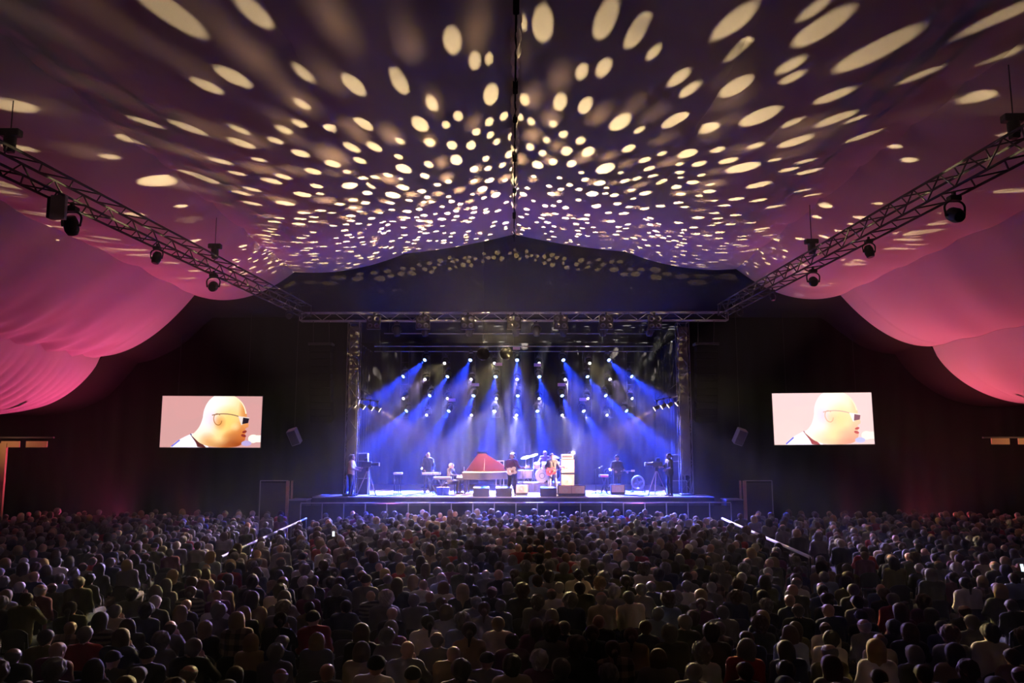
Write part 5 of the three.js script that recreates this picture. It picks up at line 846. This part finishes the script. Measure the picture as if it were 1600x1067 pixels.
// seated poses, looking along +z
const crowdPoses = [
  [{}, {}], [{ shL: V(0.18, 1.05, 0.02), shR: V(-0.17, 1.085, 0.0), head: V(0.03, 1.24, 0.05), neck: V(0.01, 1.13, 0.01) }, { tilt: -0.12, turn: 0.15 }],
  [{ shL: V(0.17, 1.085, 0), shR: V(-0.18, 1.05, 0.02), head: V(-0.035, 1.24, 0.04), neck: V(-0.01, 1.13, 0.01) }, { tilt: 0.13, turn: -0.3 }],
  [{ shL: V(0.19, 1.02, 0.03), shR: V(-0.19, 1.02, 0.03), neck: V(0, 1.09, 0.02), head: V(0, 1.21, 0.07), elL: V(0.29, 0.82, 0.05), elR: V(-0.29, 0.82, 0.05), wrL: V(-0.02, 0.84, 0.24), wrR: V(0.04, 0.8, 0.24) }, { nod: 0.1, wide: 1.14 }],
  [{ elR: V(-0.3, 0.88, 0.12), wrR: V(-0.12, 1.12, 0.16), head: V(-0.02, 1.25, 0.05) }, { turn: 0.25, palmR: V(0, 0.2, -1) }],
  [{ shL: V(0.16, 1.05, 0), shR: V(-0.16, 1.05, 0) }, { wide: 0.9 }],
].map(([o, opt]) => { const f = figure(sitJ(o), { cell: 0.038, ...opt }); withUV(f.shirt); return f; });
const farPoses = [0, 1, 3, 5].map((i) => crowdPoses[i]);
const trouserMats = [std([0.02, 0.02, 0.025], 0.95), std([0.04, 0.05, 0.09], 0.95), std([0.12, 0.1, 0.07], 0.95)];
// chair: curved black back, seat and four legs
const chairParts = (() => {
  const back = (() => { const pos = [], idx = [], n = 12, m = 6; for (const s of [0, 1]) for (let i = 0; i <= n; i++) for (let j = 0; j <= m; j++) { const u = i / n * 2 - 1, v = j / m, h = 0.5 + (0.36 - 0.1 * Math.pow(Math.abs(u), 3.2)) * v; pos.push(u * 0.235, h, -0.2 - 0.05 * v + 0.07 * u * u + s * 0.025); } const S = (n + 1) * (m + 1), q = (a, b, c, d) => idx.push(a, b, c, a, c, d); for (let i = 0; i < n; i++) for (let j = 0; j < m; j++) { const a = i * (m + 1) + j, b = a + m + 1; q(a, a + 1, b + 1, b); q(S + a, S + b, S + b + 1, S + a + 1); } for (let i = 0; i < n; i++) { const a = i * (m + 1) + m, b = a + m + 1; q(a, S + a, S + b, b); const c = i * (m + 1), d = c + m + 1; q(c, d, S + d, S + c); } for (const i of [0, n]) for (let j = 0; j < m; j++) { const a = i * (m + 1) + j; if (i) q(a, S + a, S + a + 1, a + 1); else q(a, a + 1, S + a + 1, S + a); } const g = new THREE.BufferGeometry(); g.setAttribute('position', new THREE.Float32BufferAttribute(pos, 3)); g.setIndex(idx); g.computeVertexNormals(); return g; })();
  return { back, seat: new RoundedBoxGeometry(0.45, 0.04, 0.44, 2, 0.018).translate(0, 0.43, 0.02), legs: [[-1, -1], [1, -1], [-1, 1], [1, 1]].map(([x, z]) => G.rod(V(x * 0.21, 0, z * 0.2), V(x * 0.19, z < 0 ? 0.62 : 0.42, z * 0.18), 0.012, 6)) };
})();
function makeChair() { const t = new THREE.Group(); part(t, 'backrest', chairParts.back, M.chairBack); part(t, 'seat', chairParts.seat, M.chairBack); for (const l of chairParts.legs) part(t, 'leg', l, M.alu); return t; }
const chair0 = makeChair();
// seats: rows across three blocks with two aisles
const rows = []; for (let i = 0, d = 8.55; d < 33.4; i++, d += 0.88) rows.push(d);
const seats = [];
const aisle = (x, d) => Math.abs(Math.abs(x) - 8.15) < 0.62 || (d > 31.6 && Math.abs(x) > 6.9 && Math.abs(x) < 9.5) || (d > 32.4 && Math.abs(x) > 20);
rows.forEach((d, r) => {
  const half = 0.655 * d + 0.4, off = r % 2 ? 0.27 : 0;
  for (let x = -half + ((half - off) % 0.54); x < half; x += 0.575) if (!aisle(x, d) && Math.abs(x) < 21.5) seats.push({ x: x + rr(-0.05, 0.05), d: d + rr(-0.1, 0.1), row: r, side: Math.abs(x) > 8.5 });
});
const hairWords = { short: 'short', full: 'thick', curly: 'curly', bob: 'bobbed', long: 'long', tail: 'ponytailed', bun: 'pinned-up', ring: 'thinning', bald: 'bald', cap: 'capped' };
const zones = [[95, 'under the pleated drape'], [180, 'beside the pleated drape'], [252, 'outside the darker screen'], [335, 'under the darker screen neck'], [410, 'under the darker screen face'], [490, 'below the darker-side speaker'], [560, 'below the pale-shirted operator'], [600, 'below the piano-side tripod'], [645, 'below the white stand'], [685, 'below the pale keyboard'], [720, 'below the pianist'], [772, 'below the piano lid'], [828, 'below the singer'], [872, 'below the drum kit'], [915, 'below the amplifier stack'], [980, 'below the hatted musician'], [1030, 'below the fan-side tripod'], [1085, 'below the black-clad operator'], [1140, 'beyond the fan-side tower'], [1200, 'below the paler-side speaker'], [1275, 'under the paler screen shoulder'], [1365, 'under the paler screen face'], [1440, 'outside the paler screen'], [1520, 'beside the smooth drape'], [1700, 'under the smooth drape']];
const zoneOf = (px) => zones.find((z) => px < z[0])?.[1] ?? zones[zones.length - 1][1];
const ordinal = ['bottom', 'second', 'third', 'fourth', 'fifth', 'sixth', 'seventh', 'eighth', 'ninth', 'tenth', 'eleventh', 'twelfth', 'thirteenth'];
// people the photograph shows clearly: pixel, hair, hair colour, clothes
const shown = [[779, 962, 'short', 'blond', 'cream shirt'], [838, 965, 'long', 'brown', 'plum cardigan'], [877, 958, 'short', 'grey', 'navy jumper'], [685, 980, 'ring', 'grey', 'grey shirt'], [733, 985, 'tail', 'dark', 'tan jacket'], [846, 1000, 'curly', 'white', 'plum cardigan'], [921, 972, 'bald', 'grey', 'black jacket'], [870, 905, 'short', 'white', 'cream shirt'], [945, 908, 'curly', 'blond', 'grey shirt'], [648, 893, 'long', 'blond', 'grey shirt'], [812, 897, 'short', 'dark', 'black jacket'], [688, 905, 'bob', 'auburn', 'cream shirt'], [780, 932, 'short', 'grey', 'navy jumper'], [652, 940, 'short', 'grey', 'grey shirt'], [117, 965, 'bald', 'grey', 'checked shirt'], [14, 932, 'full', 'grey', 'grey shirt'], [248, 932, 'short', 'white', 'black jacket'], [46, 1000, 'ring', 'grey', 'black jacket'], [98, 1005, 'bald', 'grey', 'plum cardigan'], [198, 1003, 'cap', 'brown', 'brown jacket'], [895, 1038, 'full', 'grey', 'black jacket'], [950, 1040, 'curly', 'grey', 'tan jacket'], [730, 1062, 'bald', 'grey', 'black jacket'], [1310, 905, 'full', 'dark', 'olive coat'], [1105, 905, 'short', 'white', 'grey shirt'], [1190, 930, 'curly', 'grey', 'black jacket'], [1232, 938, 'bald', 'grey', 'navy jumper'], [1253, 948, 'ring', 'grey', 'black jacket'], [1140, 958, 'short', 'grey', 'grey shirt'], [1192, 965, 'curly', 'brown', 'brown jacket'], [1365, 978, 'ring', 'grey', 'cream shirt'], [1385, 962, 'full', 'dark', 'black jacket'], [1425, 958, 'long', 'brown', 'plum cardigan'], [1488, 968, 'short', 'dark', 'navy jumper'], [1500, 990, 'curly', 'auburn', 'grey shirt'], [1552, 998, 'bald', 'grey', 'grey shirt'], [1568, 1022, 'ring', 'brown', 'grey shirt'], [1578, 1058, 'curly', 'auburn', 'brown jacket'], [1585, 935, 'short', 'grey', 'black jacket'], [488, 932, 'short', 'dark', 'olive coat'], [605, 938, 'curly', 'white', 'grey shirt'], [628, 942, 'bald', 'grey', 'black jacket'], [399, 988, 'bob', 'blond', 'tan jacket'], [592, 985, 'full', 'grey', 'grey shirt'], [640, 1000, 'bald', 'grey', 'grey shirt'], [470, 900, 'curly', 'white', 'black jacket'], [505, 880, 'full', 'brown', 'black jacket'], [430, 955, 'curly', 'grey', 'grey shirt'], [350, 950, 'full', 'grey', 'grey shirt'], [565, 1010, 'bob', 'brown', 'tan jacket'], [1075, 905, 'short', 'grey', 'white shirt'], [1485, 885, 'full', 'white', 'grey shirt'], [830, 852, 'ring', 'auburn', 'red top'], [885, 868, 'short', 'auburn', 'red top']];
for (const q of shown) { const d = 2.83 * F / (q[1] - 695), x = at(q[0], q[1], d).x; let best = null, bd = 1e9; for (const s of seats) { const e = Math.hypot((s.x - x), (s.d - d) * 0.7); if (!s.spec && e < bd) { bd = e; best = s; } } if (best && bd < 0.8) { best.spec = q; best.x += Math.max(-0.12, Math.min(0.12, x - best.x)); } }
const hairPool = [['short', 'grey'], ['short', 'grey'], ['short', 'white'], ['short', 'brown'], ['short', 'dark'], ['full', 'grey'], ['full', 'brown'], ['full', 'dark'], ['curly', 'grey'], ['curly', 'brown'], ['bob', 'grey'], ['bob', 'brown'], ['bob', 'blond'], ['long', 'brown'], ['long', 'dark'], ['long', 'blond'], ['tail', 'brown'], ['tail', 'dark'], ['bun', 'grey'], ['ring', 'grey'], ['ring', 'white'], ['ring', 'brown'], ['bald', 'grey'], ['bald', 'grey'], ['cap', 'dark']];
const clothPool = ['black jacket', 'black jacket', 'black jacket', 'black jacket', 'black jacket', 'navy jumper', 'navy jumper', 'brown jacket', 'brown jacket', 'plum cardigan', 'grey shirt', 'grey shirt', 'black jacket', 'black jacket', 'black jacket', 'navy jumper', 'navy jumper', 'grey shirt', 'grey shirt', 'grey shirt', 'brown jacket', 'plum cardigan', 'olive coat', 'blue shirt', 'cream shirt', 'tan jacket', 'checked shirt', 'striped top', 'white shirt', 'red top'];
for (const s of seats) {
  s.empty = !s.spec && rnd() < (s.row < 8 ? 0.08 : 0.03);
  [s.hair, s.tone] = s.spec ? [s.spec[2], s.spec[3]] : pick(hairPool); s.cloth = s.spec ? s.spec[4] : pick(clothPool);
  s.pose = Math.floor(rnd() * 6); s.yaw = Math.PI + rr(-0.13, 0.13) - s.x * 0.01; s.size = rr(0.93, 1.06); s.skin = rnd() < 0.04 ? 3 : Math.floor(rnd() * 3); s.leg = Math.floor(rnd() * 3);
  s.px = toPixel(V(s.x, 1.25, -s.d))[0]; s.zone = zoneOf(s.px);
}
const inView = seats.filter((s) => s.px > -25 && s.px < 1625).sort((a, b) => a.row - b.row || a.x - b.x);
const taken = new Map(); let built = 0; const rest = [], lookWord = (s) => (s.hair === 'bald' ? 'bald person' : s.hair === 'cap' ? 'person in a dark cap' : hairWords[s.hair] === 'thinning' ? 'person with thinning ' + s.tone + ' hair' : 'person with ' + hairWords[s.hair] + ' ' + s.tone + ' hair');
const chairs = [], rowWords = (s) => ordinal[s.row] + ' row' + (s.row ? ' up' : '');
const bodyOf = (s) => crowdPoses[s.pose];
const personProto = new Map();
for (const s of inView) {
  if (s.row < 7) chairs.push(s);
  if (s.empty) continue;
  if (built >= 292) { rest.push(s); continue; }
  for (let k = 0; k < 200; k++) { s.look = lookWord(s) + ' in ' + s.cloth + ', ' + rowWords(s); if (!taken.has(s.look)) break; [s.hair, s.tone] = pick(hairPool); s.cloth = pick(clothPool); }
  taken.set(s.look, 1); const label = s.look + ', ' + s.zone;
  const key = [s.pose, s.hair, s.tone, s.cloth, s.skin, s.leg].join(); let t = personProto.get(key);
  if (t) { t = t.clone(); t.name = numbered('person'); scene.add(t); tag(t, label, 'person', 'seated audience'); }
  else {
    t = thing('person', label, 'person', 'seated audience'); personProto.set(key, t); const f = bodyOf(s);
    part(t, 'body', f.body, skinTones[s.skin]); part(t, /jacket|coat/.test(s.cloth) ? 'jacket' : 'shirt', f.shirt, clothMats[s.cloth]); part(t, 'trousers', f.trousers, trouserMats[s.leg]); for (const g of f.shoes) part(t, 'shoe', g, stage.shoe);
    if (s.hair !== 'bald') part(t, s.hair === 'cap' ? 'cap' : 'hair', hairGeo[s.hair], s.hair === 'cap' ? stage.dark : hairMats[s.tone]).applyMatrix4(f.headM);
  }
  t.position.set(s.x, 0, -s.d); t.rotation.set(0, s.yaw, 0); t.scale.set(s.size * rr(0.97, 1.04), s.size, s.size); built++;
}
// chairs of the near rows
chairs.forEach((s, i) => {
  const t = i ? chair0.clone() : chair0; t.name = numbered('audience_chair'); scene.add(t); tag(t, s.empty || !s.look ? 'empty black chair, ' + rowWords(s) + ', ' + s.zone : 'black chair under ' + s.look, 'chair', 'black audience chairs');
  t.position.set(s.x, 0, -s.d + 0.02); t.rotation.set(0, Math.PI + (s.yaw - Math.PI) * 0.2, 0);
});
// everyone further away, past the three hundred that show largest
const crowd = new THREE.Group(); crowd.name = 'crowd'; scene.add(crowd); tag(crowd, 'dense seated crowd filling the middle and far rows before the stage', 'crowd', null, 'stuff');
{
  const Q = new THREE.Quaternion(), up = V(0, 1, 0), white = std([1, 1, 1], 0.9);
  const place = (s) => new THREE.Matrix4().compose(V(s.x, 0, -s.d), Q.setFromAxisAngle(up, s.yaw).clone(), V(s.size, s.size, s.size));
  const inst = (name, geo, list, colorOf, extra) => { if (!list.length) return; const m = new THREE.InstancedMesh(geo, white, list.length); m.name = name; m.userData.kind = 'stuff'; m.castShadow = m.receiveShadow = true; list.forEach((s, i) => { m.setMatrixAt(i, extra ? place(s).multiply(extra) : place(s)); m.setColorAt(i, colorOf(s)); }); crowd.add(m); };
  const pastel = { 'striped top': [0.2, 0.18, 0.16], 'checked shirt': [0.15, 0.13, 0.12] };
  farPoses.forEach((f, k) => {
    const l = rest.filter((s) => s.pose % 4 === k);
    inst('clothing', f.shirt, l, (s) => col(clothCols[s.cloth] ?? pastel[s.cloth])); inst('body', f.body, l, (s) => skinTones[s.skin].color); inst('trousers', f.trousers, l, (s) => trouserMats[s.leg].color);
    for (const h of Object.keys(hairGeo)) inst(h === 'cap' ? 'cap' : 'hair', hairGeo[h], l.filter((s) => s.hair === h), (s) => (h === 'cap' ? stage.dark.color : hairMats[s.tone].color), f.headM);
  });
}
{ // chairs of the rows behind those
  const list = inView.filter((s) => s.row >= 7), g = G.join([strip(chairParts.back), strip(chairParts.seat), ...chairParts.legs.map(strip)].map((q) => q)), m = new THREE.InstancedMesh(g, M.chairBack, list.length), Q = new THREE.Quaternion();
  m.name = 'seating'; scene.add(m); tag(m, 'black chairs of the middle and far audience rows, mostly hidden by people', 'seating', null, 'stuff');
  list.forEach((s, i) => m.setMatrixAt(i, new THREE.Matrix4().compose(V(s.x, 0, -s.d + 0.02), Q.setFromAxisAngle(V(0, 1, 0), Math.PI), V(1, 1, 1))));
}
// pale aisle rail on the fan side and its dark twin
for (const [s, label] of [[1, 'pale lit handrail along the aisle on the smooth drape side'], [-1, 'handrail along the aisle on the pleated drape side']]) {
  const t = thing('aisle_rail', label, 'handrail'), a = s > 0 ? at(1128, 805, 32.6) : at(476, 806, 32.6), b = s > 0 ? at(1262, 858, 21.5) : at(340, 858, 21.5); a.y = 1.12; b.y = 1.12;
  a.x = s * 8.35; b.x = s * 7.75;
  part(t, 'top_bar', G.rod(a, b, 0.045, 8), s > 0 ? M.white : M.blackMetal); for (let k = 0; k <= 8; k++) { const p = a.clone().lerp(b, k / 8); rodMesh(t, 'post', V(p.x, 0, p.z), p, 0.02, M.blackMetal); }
}
// phones held up in the dark
for (const [px, py, d, label] of [[521, 834, 23.4, 'glowing phone held up in the crowd below the tripod camera'], [1597, 887, 16.6, 'glowing phone held up at the outer end of the smooth drape side']]) {
  const p = at(px, py, d), t = thing('phone', label, 'phone', null, p); t.rotation.set(-0.2, 0.1, 0.05);
  part(t, 'case', G.box(0.078, 0.155, 0.009, 0, 0, 0, 0.004), M.blackPaint); part(t, 'display', G.box(0.07, 0.145, 0.002, 0, 0, 0.0055), glowMat([0.8, 0.9, 1], 1.4));
  const l = new THREE.RectAreaLight(new THREE.Color(0.8, 0.9, 1), 1.4, 0.07, 0.145); l.position.z = 0.009; l.rotation.y = Math.PI; t.add(l);
}
renderer.render(scene, camera);
